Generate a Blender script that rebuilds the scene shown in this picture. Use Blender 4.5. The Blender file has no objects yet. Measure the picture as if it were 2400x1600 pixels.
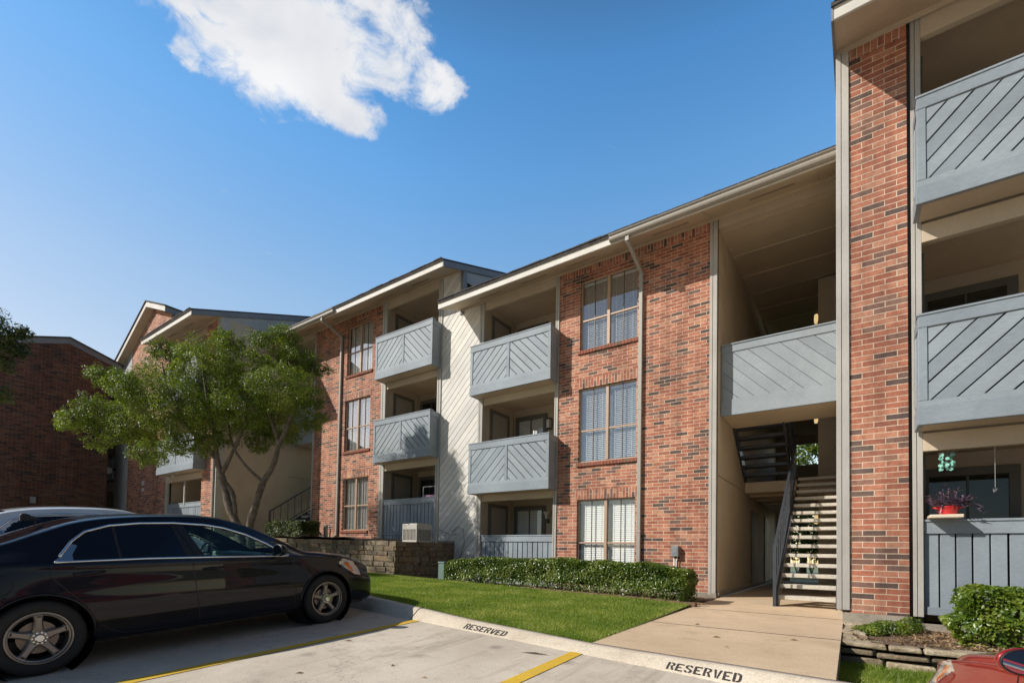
import bpy, math, random
import numpy as np
from mathutils import Vector, Matrix
R = random.Random(7)
rng = np.random.default_rng(11)
S = bpy.context.scene
COL = S.collection

# ------------------------------------------------------------------ node helpers
def newmat(name):
    m = bpy.data.materials.new(name); m.use_nodes = True
    nt = m.node_tree
    return m, nt, nt.nodes['Principled BSDF']
def nd(nt, typ, **kw):
    n = nt.nodes.new(typ)
    for k, v in kw.items():
        if k.startswith('i_'):
            key = k[2:]
            key = int(key) if key.isdigit() else key.replace('_', ' ')
            n.inputs[key].default_value = v
        else:
            setattr(n, k, v)
    return n
def ln(nt, a, ao, b, bi):
    nt.links.new(a.outputs[ao], b.inputs[bi])
def c4(c): return (c[0], c[1], c[2], 1.0)
def ramp(nt, stops, interp='LINEAR'):
    r = nt.nodes.new('ShaderNodeValToRGB'); cr = r.color_ramp; cr.interpolation = interp
    while len(cr.elements) < len(stops): cr.elements.new(0.5)
    for e, (p, c) in zip(cr.elements, stops): e.position = p; e.color = c4(c)
    return r
def noise(nt, scale, detail=4, rough=0.55, vec=None, dist=0.0):
    n = nd(nt, 'ShaderNodeTexNoise', i_Scale=scale, i_Detail=detail, i_Roughness=rough, i_Distortion=dist)
    if vec is not None: nt.links.new(vec, n.inputs['Vector'])
    return n
def pos(nt, scale=None, rot=None):
    g = nd(nt, 'ShaderNodeNewGeometry')
    if scale is None and rot is None: return g.outputs['Position']
    m = nd(nt, 'ShaderNodeMapping')
    if scale: m.inputs['Scale'].default_value = scale
    if rot: m.inputs['Rotation'].default_value = rot
    nt.links.new(g.outputs['Position'], m.inputs['Vector']); return m.outputs['Vector']
def mixc(nt, fac, a, b, mode='MIX'):
    m = nd(nt, 'ShaderNodeMix', data_type='RGBA', blend_type=mode)
    for sock, v in ((0, fac), (6, a), (7, b)):
        if hasattr(v, 'is_linked') or isinstance(v, bpy.types.NodeSocket): nt.links.new(v, m.inputs[sock])
        else: m.inputs[sock].default_value = v if sock == 0 else c4(v)
    return m.outputs[2]
def bump(nt, bsdf, h, strength=0.3, dist=0.01):
    b = nd(nt, 'ShaderNodeBump', i_Strength=strength, i_Distance=dist)
    nt.links.new(h, b.inputs['Height']); nt.links.new(b.outputs['Normal'], bsdf.inputs['Normal'])
    return b

def m_paint(name, col, rough=0.55, stretch=(3, 3, 3), var=0.14, chips=0.0, bmp=0.35, dirt=0.25):
    m, nt, b = newmat(name)
    p = pos(nt, stretch)
    n1 = noise(nt, 9, 6, 0.6, p); n2 = noise(nt, 1.1, 4, 0.6, pos(nt)); n3 = noise(nt, 30, 3, 0.7, p)
    lo = tuple(k * (1 - var) for k in col); hi = tuple(min(1, k * (1 + var)) for k in col)
    r = ramp(nt, [(0.25, lo), (0.75, hi)]); ln(nt, n1, 0, r, 0)
    d = ramp(nt, [(0.35, (1 - dirt,) * 3), (0.65, (1, 1, 1))]); ln(nt, n2, 0, d, 0)
    c = mixc(nt, 1.0, r.outputs[0], d.outputs[0], 'MULTIPLY')
    gi = nd(nt, 'ShaderNodeNewGeometry'); ri = ramp(nt, [(0.0, (0.84, 0.85, 0.87)), (0.5, (1, 1, 1)), (1.0, (1.12, 1.11, 1.09))]); ln(nt, gi, 'Random Per Island', ri, 0)
    c = mixc(nt, 1.0, c, ri.outputs[0], 'MULTIPLY')
    if chips > 0:
        n4 = noise(nt, 7, 8, 0.75, p)
        cr = ramp(nt, [(0.665, (0, 0, 0)), (0.68, (chips,) * 3)]); ln(nt, n4, 0, cr, 0)
        c = mixc(nt, cr.outputs[0], c, (0.55, 0.53, 0.5))
    nt.links.new(c, b.inputs['Base Color']); b.inputs['Roughness'].default_value = rough
    bump(nt, b, n3.outputs[0], bmp, 0.006)
    return m

def m_brick(name, axis='x', soldier=False, dark=1.0):
    m, nt, b = newmat(name)
    g = nd(nt, 'ShaderNodeNewGeometry'); s = nd(nt, 'ShaderNodeSeparateXYZ'); ln(nt, g, 'Position', s, 0)
    cb = nd(nt, 'ShaderNodeCombineXYZ')
    h = 0 if axis == 'x' else 1
    if soldier: ln(nt, s, 2, cb, 0); ln(nt, s, h, cb, 1)
    else: ln(nt, s, h, cb, 0); ln(nt, s, 2, cb, 1)
    # slight wobble so that the courses are hand laid
    wn = noise(nt, 3.0, 2, 0.5, g.outputs['Position'])
    wv = nd(nt, 'ShaderNodeVectorMath', operation='SCALE'); ln(nt, wn, 'Color', wv, 0); wv.inputs['Scale'].default_value = 0.007
    va = nd(nt, 'ShaderNodeVectorMath', operation='ADD'); ln(nt, cb, 0, va, 0); ln(nt, wv, 0, va, 1)
    t = nd(nt, 'ShaderNodeTexBrick', offset=0.5, squash=1.0)
    t.inputs['Color1'].default_value = (0, 0, 0, 1); t.inputs['Color2'].default_value = (1, 1, 1, 1)
    t.inputs['Mortar'].default_value = (0.5, 0.5, 0.5, 1)
    t.inputs['Scale'].default_value = 1.0; t.inputs['Mortar Size'].default_value = 0.0049
    t.inputs['Mortar Smooth'].default_value = 0.12; t.inputs['Bias'].default_value = 0.0
    t.inputs['Brick Width'].default_value = 0.26 if soldier else 0.248
    t.inputs['Row Height'].default_value = 0.0755
    ln(nt, va, 0, t, 'Vector')
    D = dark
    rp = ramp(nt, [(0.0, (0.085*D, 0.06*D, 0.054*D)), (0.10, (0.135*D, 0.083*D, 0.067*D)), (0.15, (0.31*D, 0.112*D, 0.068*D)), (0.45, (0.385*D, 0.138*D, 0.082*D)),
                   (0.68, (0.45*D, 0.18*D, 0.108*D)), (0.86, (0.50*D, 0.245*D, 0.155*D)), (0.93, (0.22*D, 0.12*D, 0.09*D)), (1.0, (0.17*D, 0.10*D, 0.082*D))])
    ln(nt, t, 'Color', rp, 0)
    n1 = noise(nt, 55, 5, 0.7, g.outputs['Position']); n2 = noise(nt, 0.8, 5, 0.6, g.outputs['Position']); n4 = noise(nt, 11, 3, 0.6, g.outputs['Position'])
    sp = ramp(nt, [(0.3, (0.62, 0.6, 0.6)), (0.5, (1, 1, 1)), (0.75, (1.22, 1.25, 1.25))]); ln(nt, n1, 0, sp, 0)
    c = mixc(nt, 1.0, rp.outputs[0], sp.outputs[0], 'MULTIPLY')
    bl = ramp(nt, [(0.35, (0.82, 0.8, 0.8)), (0.6, (1.08, 1.08, 1.08))]); ln(nt, n4, 0, bl, 0)
    c = mixc(nt, 1.0, c, bl.outputs[0], 'MULTIPLY')
    ef = ramp(nt, [(0.58, (0, 0, 0)), (0.75, (0.3, 0.3, 0.3))]); ln(nt, n2, 0, ef, 0)
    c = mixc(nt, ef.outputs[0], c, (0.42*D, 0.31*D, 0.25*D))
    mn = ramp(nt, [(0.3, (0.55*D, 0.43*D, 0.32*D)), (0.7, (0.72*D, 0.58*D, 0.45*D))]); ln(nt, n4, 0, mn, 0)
    c = mixc(nt, t.outputs['Fac'], c, mn.outputs[0])
    stn = noise(nt, 1.0, 6, 0.62, pos(nt, (2.2, 2.2, 0.35))); stc = ramp(nt, [(0.36, (0.70, 0.68, 0.67)), (0.55, (1.03, 1.03, 1.02))]); ln(nt, stn, 0, stc, 0)
    c = mixc(nt, 1.0, c, stc.outputs[0], 'MULTIPLY')
    nt.links.new(c, b.inputs['Base Color']); b.inputs['Roughness'].default_value = 0.85
    mth = nd(nt, 'ShaderNodeMath', operation='MULTIPLY_ADD'); ln(nt, t, 'Fac', mth, 0); mth.inputs[1].default_value = -1.0; ln(nt, n1, 0, mth, 2)
    bump(nt, b, mth.outputs[0], 0.55, 0.008)
    return m

def m_concrete(name, a, bcol, stain=(0.2, 0.17, 0.14), fine=120, warm=None, cracks=True, drips=False):
    m, nt, b = newmat(name)
    p = pos(nt)
    n1 = noise(nt, 0.9, 6, 0.6, p, 0.6); n2 = noise(nt, fine, 3, 0.7, p); n3 = noise(nt, 3.2, 6, 0.65, p); n5 = noise(nt, 9, 5, 0.7, p)
    r = ramp(nt, [(0.3, a), (0.7, bcol)]); ln(nt, n1, 0, r, 0)
    f = ramp(nt, [(0.3, (0.72,) * 3), (0.6, (1.06,) * 3)]); ln(nt, n2, 0, f, 0)
    c = mixc(nt, 1.0, r.outputs[0], f.outputs[0], 'MULTIPLY')
    s = ramp(nt, [(0.53, (0, 0, 0)), (0.72, (0.55,) * 3)]); ln(nt, n3, 0, s, 0)
    c = mixc(nt, s.outputs[0], c, stain)
    s2 = ramp(nt, [(0.62, (0, 0, 0)), (0.68, (0.35,) * 3)]); ln(nt, n5, 0, s2, 0)
    c = mixc(nt, s2.outputs[0], c, tuple(k * 0.8 for k in stain))
    h = n2.outputs[0]
    if drips:
        tm = noise(nt, 1.0, 5, 0.6, pos(nt, (5.0, 0.35, 1))); tr = ramp(nt, [(0.56, (1, 1, 1)), (0.72, (0.70, 0.69, 0.68))]); ln(nt, tm, 0, tr, 0)
        c = mixc(nt, 1.0, c, tr.outputs[0], 'MULTIPLY')
        vd = nd(nt, 'ShaderNodeTexVoronoi', i_Scale=1.15); nt.links.new(p, vd.inputs['Vector'])
        ad = nd(nt, 'ShaderNodeMath', operation='MULTIPLY_ADD'); ln(nt, n5, 0, ad, 0); ad.inputs[1].default_value = 0.22; ln(nt, vd, 'Distance', ad, 2)
        vr = ramp(nt, [(0.13, (0.62,) * 3), (0.24, (0, 0, 0))]); ln(nt, ad, 0, vr, 0)
        c = mixc(nt, vr.outputs[0], c, (0.20, 0.165, 0.13))
        sp = noise(nt, 38, 2, 0.5, p); sr = ramp(nt, [(0.70, (0, 0, 0)), (0.74, (0.6,) * 3)]); ln(nt, sp, 0, sr, 0)
        c = mixc(nt, sr.outputs[0], c, (0.16, 0.135, 0.11))
    if cracks:
        v = nd(nt, 'ShaderNodeTexVoronoi', feature='DISTANCE_TO_EDGE', i_Scale=0.55)
        wv = nd(nt, 'ShaderNodeVectorMath', operation='SCALE'); ln(nt, n3, 'Color', wv, 0); wv.inputs['Scale'].default_value = 0.9
        va = nd(nt, 'ShaderNodeVectorMath', operation='ADD'); nt.links.new(p, va.inputs[0]); ln(nt, wv, 0, va, 1); ln(nt, va, 0, v, 'Vector')
        cr = ramp(nt, [(0.0, (0.5,) * 3), (0.006, (0, 0, 0))]); ln(nt, v, 'Distance', cr, 0)
        c = mixc(nt, cr.outputs[0], c, (0.12, 0.1, 0.085))
    nt.links.new(c, b.inputs['Base Color']); b.inputs['Roughness'].default_value = 0.9
    bump(nt, b, h, 0.35, 0.006)
    return m

def m_leaf(name, dark, light, tip, scale=2.5, gloss=0.32, trans=0.35):
    m, nt, b = newmat(name)
    p = pos(nt)
    n1 = noise(nt, scale, 3, 0.6, p); n2 = noise(nt, 60, 1, 0.5, p)
    mx = nd(nt, 'ShaderNodeMath', operation='MULTIPLY_ADD'); ln(nt, n2, 0, mx, 0); mx.inputs[1].default_value = 0.9; ln(nt, n1, 0, mx, 2)
    r = ramp(nt, [(0.62, dark), (0.95, light), (1.25, tip)])
    md = nd(nt, 'ShaderNodeMath', operation='DIVIDE'); ln(nt, mx, 0, md, 0); md.inputs[1].default_value = 1.35
    for e, q in zip(r.color_ramp.elements, (0.5, 0.72, 0.88)): e.position = q
    ln(nt, md, 0, r, 0)
    nt.links.new(r.outputs[0], b.inputs['Base Color']); b.inputs['Roughness'].default_value = gloss
    tr = nd(nt, 'ShaderNodeBsdfTranslucent'); tc = mixc(nt, 1.0, r.outputs[0], (1.5, 1.7, 0.6), 'MULTIPLY'); nt.links.new(tc, tr.inputs['Color'])
    ms = nd(nt, 'ShaderNodeMixShader', i_0=trans); ln(nt, b, 0, ms, 1); ln(nt, tr, 0, ms, 2)
    ln(nt, ms, 0, nt.nodes['Material Output'], 'Surface')
    return m

def m_simple(name, col, rough=0.5, metal=0.0, coat=0.0, var=0.08, nscale=14, emis=None, spec=None):
    m, nt, b = newmat(name)
    n = noise(nt, nscale, 4, 0.6, pos(nt))
    r = ramp(nt, [(0.3, tuple(k * (1 - var) for k in col)), (0.7, tuple(min(1, k * (1 + var)) for k in col))]); ln(nt, n, 0, r, 0)
    ln(nt, r, 0, b, 'Base Color')
    b.inputs['Roughness'].default_value = rough; b.inputs['Metallic'].default_value = metal
    if coat: b.inputs['Coat Weight'].default_value = coat; b.inputs['Coat Roughness'].default_value = 0.03
    if spec is not None: b.inputs['Specular IOR Level'].default_value = spec
    if emis: b.inputs['Emission Color'].default_value = c4(emis[0]); b.inputs['Emission Strength'].default_value = emis[1]
    return m

def m_glass(name, tint, refl=0.12, rough=0.0, wav=0.0):
    m, nt, b = newmat(name); nt.nodes.remove(b)
    t = nd(nt, 'ShaderNodeBsdfTransparent'); t.inputs[0].default_value = c4(tint)
    g = nd(nt, 'ShaderNodeBsdfGlossy', i_Roughness=rough); g.inputs[0].default_value = (1, 1, 1, 1)
    f = nd(nt, 'ShaderNodeLayerWeight'); f.inputs['Blend'].default_value = 0.5
    pw = nd(nt, 'ShaderNodeMath', operation='POWER'); ln(nt, f, 'Facing', pw, 0); pw.inputs[1].default_value = 5.0
    a = nd(nt, 'ShaderNodeMath', operation='ADD', use_clamp=True); ln(nt, pw, 0, a, 0); a.inputs[1].default_value = refl + 0.04
    if wav:
        n = noise(nt, 1.3, 2, 0.5, pos(nt)); bp = nd(nt, 'ShaderNodeBump', i_Strength=wav, i_Distance=0.02); ln(nt, n, 0, bp, 'Height'); ln(nt, bp, 0, g, 'Normal')
    ms = nd(nt, 'ShaderNodeMixShader'); ln(nt, a, 0, ms, 0); ln(nt, t, 0, ms, 1); ln(nt, g, 0, ms, 2)
    ln(nt, ms, 0, nt.nodes['Material Output'], 'Surface')
    return m

def m_carpaint(name, col, flake=0.0, rough=0.25, coat=1.0, spec=0.3):
    m, nt, b = newmat(name)
    n = noise(nt, 2.2, 3, 0.5, pos(nt))
    r = ramp(nt, [(0.35, tuple(k * 0.9 for k in col)), (0.7, tuple(k * 1.1 for k in col))]); ln(nt, n, 0, r, 0); ln(nt, r, 0, b, 'Base Color')
    b.inputs['Roughness'].default_value = rough; b.inputs['Metallic'].default_value = flake
    b.inputs['Coat Weight'].default_value = coat; b.inputs['Coat Roughness'].default_value = 0.015; b.inputs['Specular IOR Level'].default_value = spec
    d = noise(nt, 260, 2, 0.6, pos(nt)); bp = nd(nt, 'ShaderNodeBump', i_Strength=0.012, i_Distance=0.002); ln(nt, d, 0, bp, 'Height'); ln(nt, bp, 0, b, 'Normal')
    return m

def m_stone(name, cols, scale=1.0):
    m, nt, b = newmat(name)
    p = pos(nt)
    n1 = noise(nt, 2.6 * scale, 5, 0.65, p); n2 = noise(nt, 26, 6, 0.7, p); n3 = noise(nt, 7, 4, 0.6, p)
    r = ramp(nt, [(0.28 + 0.44 * i / (len(cols) - 1), c) for i, c in enumerate(cols)]); ln(nt, n1, 0, r, 0)
    f = ramp(nt, [(0.3, (0.55,) * 3), (0.62, (1.15,) * 3)]); ln(nt, n2, 0, f, 0)
    c = mixc(nt, 1.0, r.outputs[0], f.outputs[0], 'MULTIPLY')
    nt.links.new(c, b.inputs['Base Color']); b.inputs['Roughness'].default_value = 0.92
    mm = nd(nt, 'ShaderNodeMath', operation='ADD'); ln(nt, n2, 0, mm, 0); ln(nt, n3, 0, mm, 1)
    bump(nt, b, mm.outputs[0], 0.7, 0.03)
    return m

def m_grass(name, a, b_, c_):
    m, nt, b = newmat(name)
    p = pos(nt)
    n1 = noise(nt, 1.5, 5, 0.6, p); n2 = noise(nt, 90, 2, 0.6, p)
    mx = nd(nt, 'ShaderNodeMath', operation='MULTIPLY_ADD'); ln(nt, n2, 0, mx, 0); mx.inputs[1].default_value = 0.6; ln(nt, n1, 0, mx, 2)
    r = ramp(nt, [(0.55, a), (0.8, b_), (0.98, c_)]); ln(nt, mx, 0, r, 0)
    ln(nt, r, 0, b, 'Base Color'); b.inputs['Roughness'].default_value = 0.55
    return m

BRX = m_brick('brick_front', 'x'); BRY = m_brick('brick_side', 'y'); BRS = m_brick('brick_soldier', 'x', True)
BRE = m_brick('brick_shaded', 'y', False, 0.30)  # brick darkened so the end wall's shade sits in its colour
BLUE = m_paint('blue_grey_paint', (0.265, 0.31, 0.35), 0.6, (2.2, 2.2, 14), 0.16, 0.5, 0.5, 0.22)
BLUEH = m_paint('blue_grey_board', (0.28, 0.325, 0.36), 0.6, (1.4, 9, 9), 0.16, 0.4, 0.5, 0.2)
GAPSHADE = m_simple('gap_shade_paint', (0.02, 0.022, 0.026), 0.9)  # near-black sheet paints the shade seen through the board gaps
GREY = m_paint('grey_post_paint', (0.40, 0.385, 0.355), 0.6, (16, 16, 1.4), 0.10, 0.3, 0.55, 0.18)
FASC = m_paint('fascia_paint', (0.60, 0.575, 0.53), 0.6, (1.2, 9, 9), 0.10, 0.3, 0.4, 0.2)
RAKE = m_paint('rake_paint', (0.20, 0.21, 0.235), 0.6, (9, 1.2, 9), 0.10, 0.0, 0.3, 0.2)
CREAM = m_paint('cream_paint', (0.49, 0.405, 0.30), 0.7, (3, 3, 3), 0.06, 0.0, 0.25, 0.16)
SOFF = m_paint('soffit_paint', (0.55, 0.45, 0.33), 0.7, (3, 3, 3), 0.06, 0.0, 0.2, 0.16)
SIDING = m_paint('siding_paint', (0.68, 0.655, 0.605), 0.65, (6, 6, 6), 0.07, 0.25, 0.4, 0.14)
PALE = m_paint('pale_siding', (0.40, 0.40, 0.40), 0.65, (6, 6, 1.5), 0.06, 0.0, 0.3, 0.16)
TRIMD = m_paint('dark_trim_paint', (0.115, 0.11, 0.10), 0.55, (8, 8, 2), 0.1, 0, 0.3, 0.2)
DOORP = m_paint('door_paint', (0.30, 0.27, 0.235), 0.55, (3, 3, 3), 0.05, 0, 0.2, 0.12)
SHING = m_stone('shingle', [(0.035, 0.032, 0.032), (0.07, 0.062, 0.06), (0.10, 0.09, 0.085)], 4)
GUTT = m_simple('gutter_metal', (0.30, 0.275, 0.235), 0.42, 0.0, 0.2, 0.06)
PIPE = m_simple('downpipe_paint', (0.33, 0.31, 0.275), 0.45, 0.0, 0.15, 0.08)
WFRAME = m_simple('window_frame_tan', (0.42, 0.29, 0.20), 0.45, 0, 0.1, 0.08)
MUNT = m_simple('window_muntin', (0.13, 0.105, 0.085), 0.4, 0.2, 0, 0.1)
GLASS = m_glass('window_glass', (0.96, 0.98, 0.98), 0.07, 0.0, 0.05)
GLASSB = m_glass('window_glass_sky', (0.92, 0.95, 0.97), 0.30, 0.01, 0.12)
GLASSD = m_glass('window_glass_dark', (0.30, 0.33, 0.33), 0.02, 0.0, 0.25)
BLIND = m_simple('blind_slat', (0.80, 0.80, 0.77), 0.5, 0, 0, 0.03)
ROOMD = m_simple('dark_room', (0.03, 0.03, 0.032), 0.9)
CURT = m_simple('curtain', (0.30, 0.29, 0.26), 0.9)
CURTP = m_simple('pale_curtain', (0.62, 0.61, 0.57), 0.9)
LOT = m_concrete('lot_concrete', (0.52, 0.45, 0.36), (0.69, 0.61, 0.50), (0.34, 0.285, 0.225), drips=True)
KERB = m_concrete('kerb_concrete', (0.53, 0.455, 0.35), (0.69, 0.60, 0.48), (0.34, 0.26, 0.185), 60, cracks=False)
WALK = m_concrete('walk_concrete', (0.56, 0.41, 0.265), (0.68, 0.515, 0.345), (0.40, 0.285, 0.18), 95, cracks=False)
FOUND = m_concrete('foundation', (0.27, 0.24, 0.195), (0.36, 0.32, 0.26), (0.16, 0.14, 0.11), 50, cracks=False)
TREAD = m_concrete('tread_concrete', (0.50, 0.46, 0.39), (0.60, 0.56, 0.48), (0.34, 0.3, 0.25), 60, cracks=False)
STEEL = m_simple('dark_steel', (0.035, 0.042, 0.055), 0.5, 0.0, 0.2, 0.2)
BLACK = m_simple('black_metal', (0.012, 0.012, 0.013), 0.45, 0, 0.2, 0.2)
YELLOW = m_concrete('yellow_paint', (0.62, 0.37, 0.02), (0.74, 0.48, 0.04), (0.5, 0.36, 0.08), 80, cracks=False)
STENCIL = m_simple('stencil_black', (0.045, 0.04, 0.038), 0.85, 0, 0, 0.5, 60)
STONE = m_stone('wall_stone', [(0.06, 0.05, 0.037), (0.14, 0.11, 0.07), (0.22, 0.165, 0.10), (0.17, 0.15, 0.115)], 1.3)
STONEM = m_stone('mossy_stone', [(0.05, 0.045, 0.03), (0.12, 0.095, 0.06), (0.27, 0.21, 0.14), (0.11, 0.11, 0.075)], 1.9)
STONEL = m_stone('pale_stone', [(0.22, 0.17, 0.11), (0.37, 0.29, 0.19), (0.50, 0.42, 0.30), (0.30, 0.23, 0.15)], 1.6)
STONE2 = m_stone('brown_stone', [(0.10, 0.07, 0.045), (0.23, 0.155, 0.09), (0.33, 0.24, 0.14)], 2.0)
STONE3 = m_stone('tan_stone', [(0.11, 0.088, 0.06), (0.22, 0.17, 0.11), (0.31, 0.25, 0.17)], 1.7)
MORT = m_stone('mortar', [(0.14, 0.125, 0.105), (0.26, 0.235, 0.20)], 2)
MULCH = m_stone('mulch', [(0.075, 0.05, 0.032), (0.17, 0.11, 0.07), (0.28, 0.19, 0.12)], 6)
EDGE = m_simple('edging', (0.16, 0.09, 0.06), 0.85, 0, 0, 0.25, 20)
SOIL = m_grass('lawn_soil', (0.15, 0.12, 0.05), (0.13, 0.16, 0.035), (0.18, 0.20, 0.05))
BLADE = m_leaf('grass_blade', (0.12, 0.185, 0.018), (0.215, 0.29, 0.035), (0.40, 0.40, 0.12), 1.6, 0.5, 0.35)
DRYL = m_leaf('dry_leaf', (0.12, 0.07, 0.035), (0.30, 0.19, 0.10), (0.42, 0.30, 0.18), 4, 0.7, 0.1)
LEAFT = m_leaf('tree_leaf', (0.034, 0.056, 0.007), (0.13, 0.175, 0.016), (0.26, 0.28, 0.05), 1.2, 0.45, 0.35)
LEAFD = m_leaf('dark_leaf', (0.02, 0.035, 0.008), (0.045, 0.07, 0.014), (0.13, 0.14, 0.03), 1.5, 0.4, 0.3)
LEAFH = m_leaf('hedge_leaf', (0.030, 0.058, 0.010), (0.095, 0.15, 0.018), (0.29, 0.33, 0.08), 3.0, 0.28, 0.25)
LEAFS = m_leaf('shrub_leaf', (0.035, 0.075, 0.008), (0.12, 0.19, 0.018), (0.30, 0.32, 0.05), 4.0, 0.35, 0.3)
LEAFP = m_leaf('purple_leaf', (0.055, 0.035, 0.07), (0.15, 0.09, 0.17), (0.34, 0.24, 0.35), 9, 0.4, 0.25)
BARK = m_stone('bark', [(0.06, 0.048, 0.037), (0.14, 0.112, 0.083), (0.23, 0.19, 0.145)], 3)
REDPOT = m_simple('red_enamel', (0.62, 0.018, 0.022), 0.25, 0, 0.6, 0.03)
WHITE = m_simple('white_paint', (0.72, 0.72, 0.70), 0.5, 0, 0.1, 0.04)
ACMET = m_simple('ac_metal', (0.44, 0.42, 0.38), 0.5, 0.1, 0, 0.08)
ACDARK = m_simple('ac_grille', (0.20, 0.185, 0.165), 0.6, 0.1, 0, 0.15)
METER = m_simple('meter_grey', (0.24, 0.26, 0.27), 0.45, 0.3, 0, 0.1)
UTIL = m_simple('utility_green', (0.12, 0.19, 0.17), 0.5, 0, 0.1, 0.08)
LAMPG = m_simple('lamp_glow', (0.8, 0.6, 0.3), 0.4, 0, 0, 0.02, 10, ((1.0, 0.72, 0.34), 0.7))
FROST = m_simple('frosted_glass', (0.62, 0.60, 0.54), 0.35, 0, 0.2, 0.05)
TEAL = m_simple('capiz_teal', (0.22, 0.52, 0.42), 0.3, 0, 0.4, 0.25, 40)
PINK = m_simple('pink_cloth', (0.5, 0.28, 0.42), 0.8)
PLANK = m_simple('cream_plank', (0.66, 0.56, 0.44), 0.6, 0, 0, 0.06)
CRYST = m_glass('crystal', (0.85, 0.87, 0.9), 0.25)
BLKP = m_carpaint('black_car_paint', (0.004, 0.0042, 0.0095), 0.0, 0.35, 0.55, 0.12)
WHTP = m_carpaint('white_car_paint', (0.62, 0.63, 0.65), 0.0, 0.3)
REDP = m_carpaint('red_car_paint', (0.26, 0.010, 0.010), 0.25, 0.3)
CHROME = m_simple('chrome', (0.62, 0.63, 0.65), 0.12, 1.0, 0, 0.02)
TYRE = m_simple('tyre_rubber', (0.012, 0.012, 0.012), 0.75, 0, 0, 0.2)
ALLOY = m_simple('alloy', (0.26, 0.235, 0.21), 0.4, 0.75, 0.2, 0.06)
CARGL = m_simple('tinted_glass', (0.003, 0.004, 0.009), 0.04, 0, 0.0, 0.02, 5, None, 0.6)
CARGC = m_glass('clear_car_glass', (0.62, 0.80, 0.76), 0.0)
TRIMB = m_simple('black_trim', (0.008, 0.008, 0.009), 0.5, 0, 0, 0.1)
LIGHTC = m_simple('headlight_lens', (0.55, 0.53, 0.5), 0.08, 0.3, 1.0, 0.2)
AMBER = m_simple('amber_lens', (0.60, 0.16, 0.03), 0.15, 0, 1.0, 0.1)
MIRR = m_simple('mirror_glass', (0.75, 0.78, 0.80), 0.02, 1.0, 0, 0.0)
DASH = m_simple('dashboard', (0.16, 0.18, 0.17), 0.6)
SEAT = m_simple('seat_cloth', (0.07, 0.075, 0.07), 0.8)
NOTICE = m_simple('notice_plate', (0.55, 0.55, 0.53), 0.5, 0, 0, 0.06)
DISC = m_simple('brake_disc', (0.20, 0.17, 0.15), 0.4, 0.8)

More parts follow.
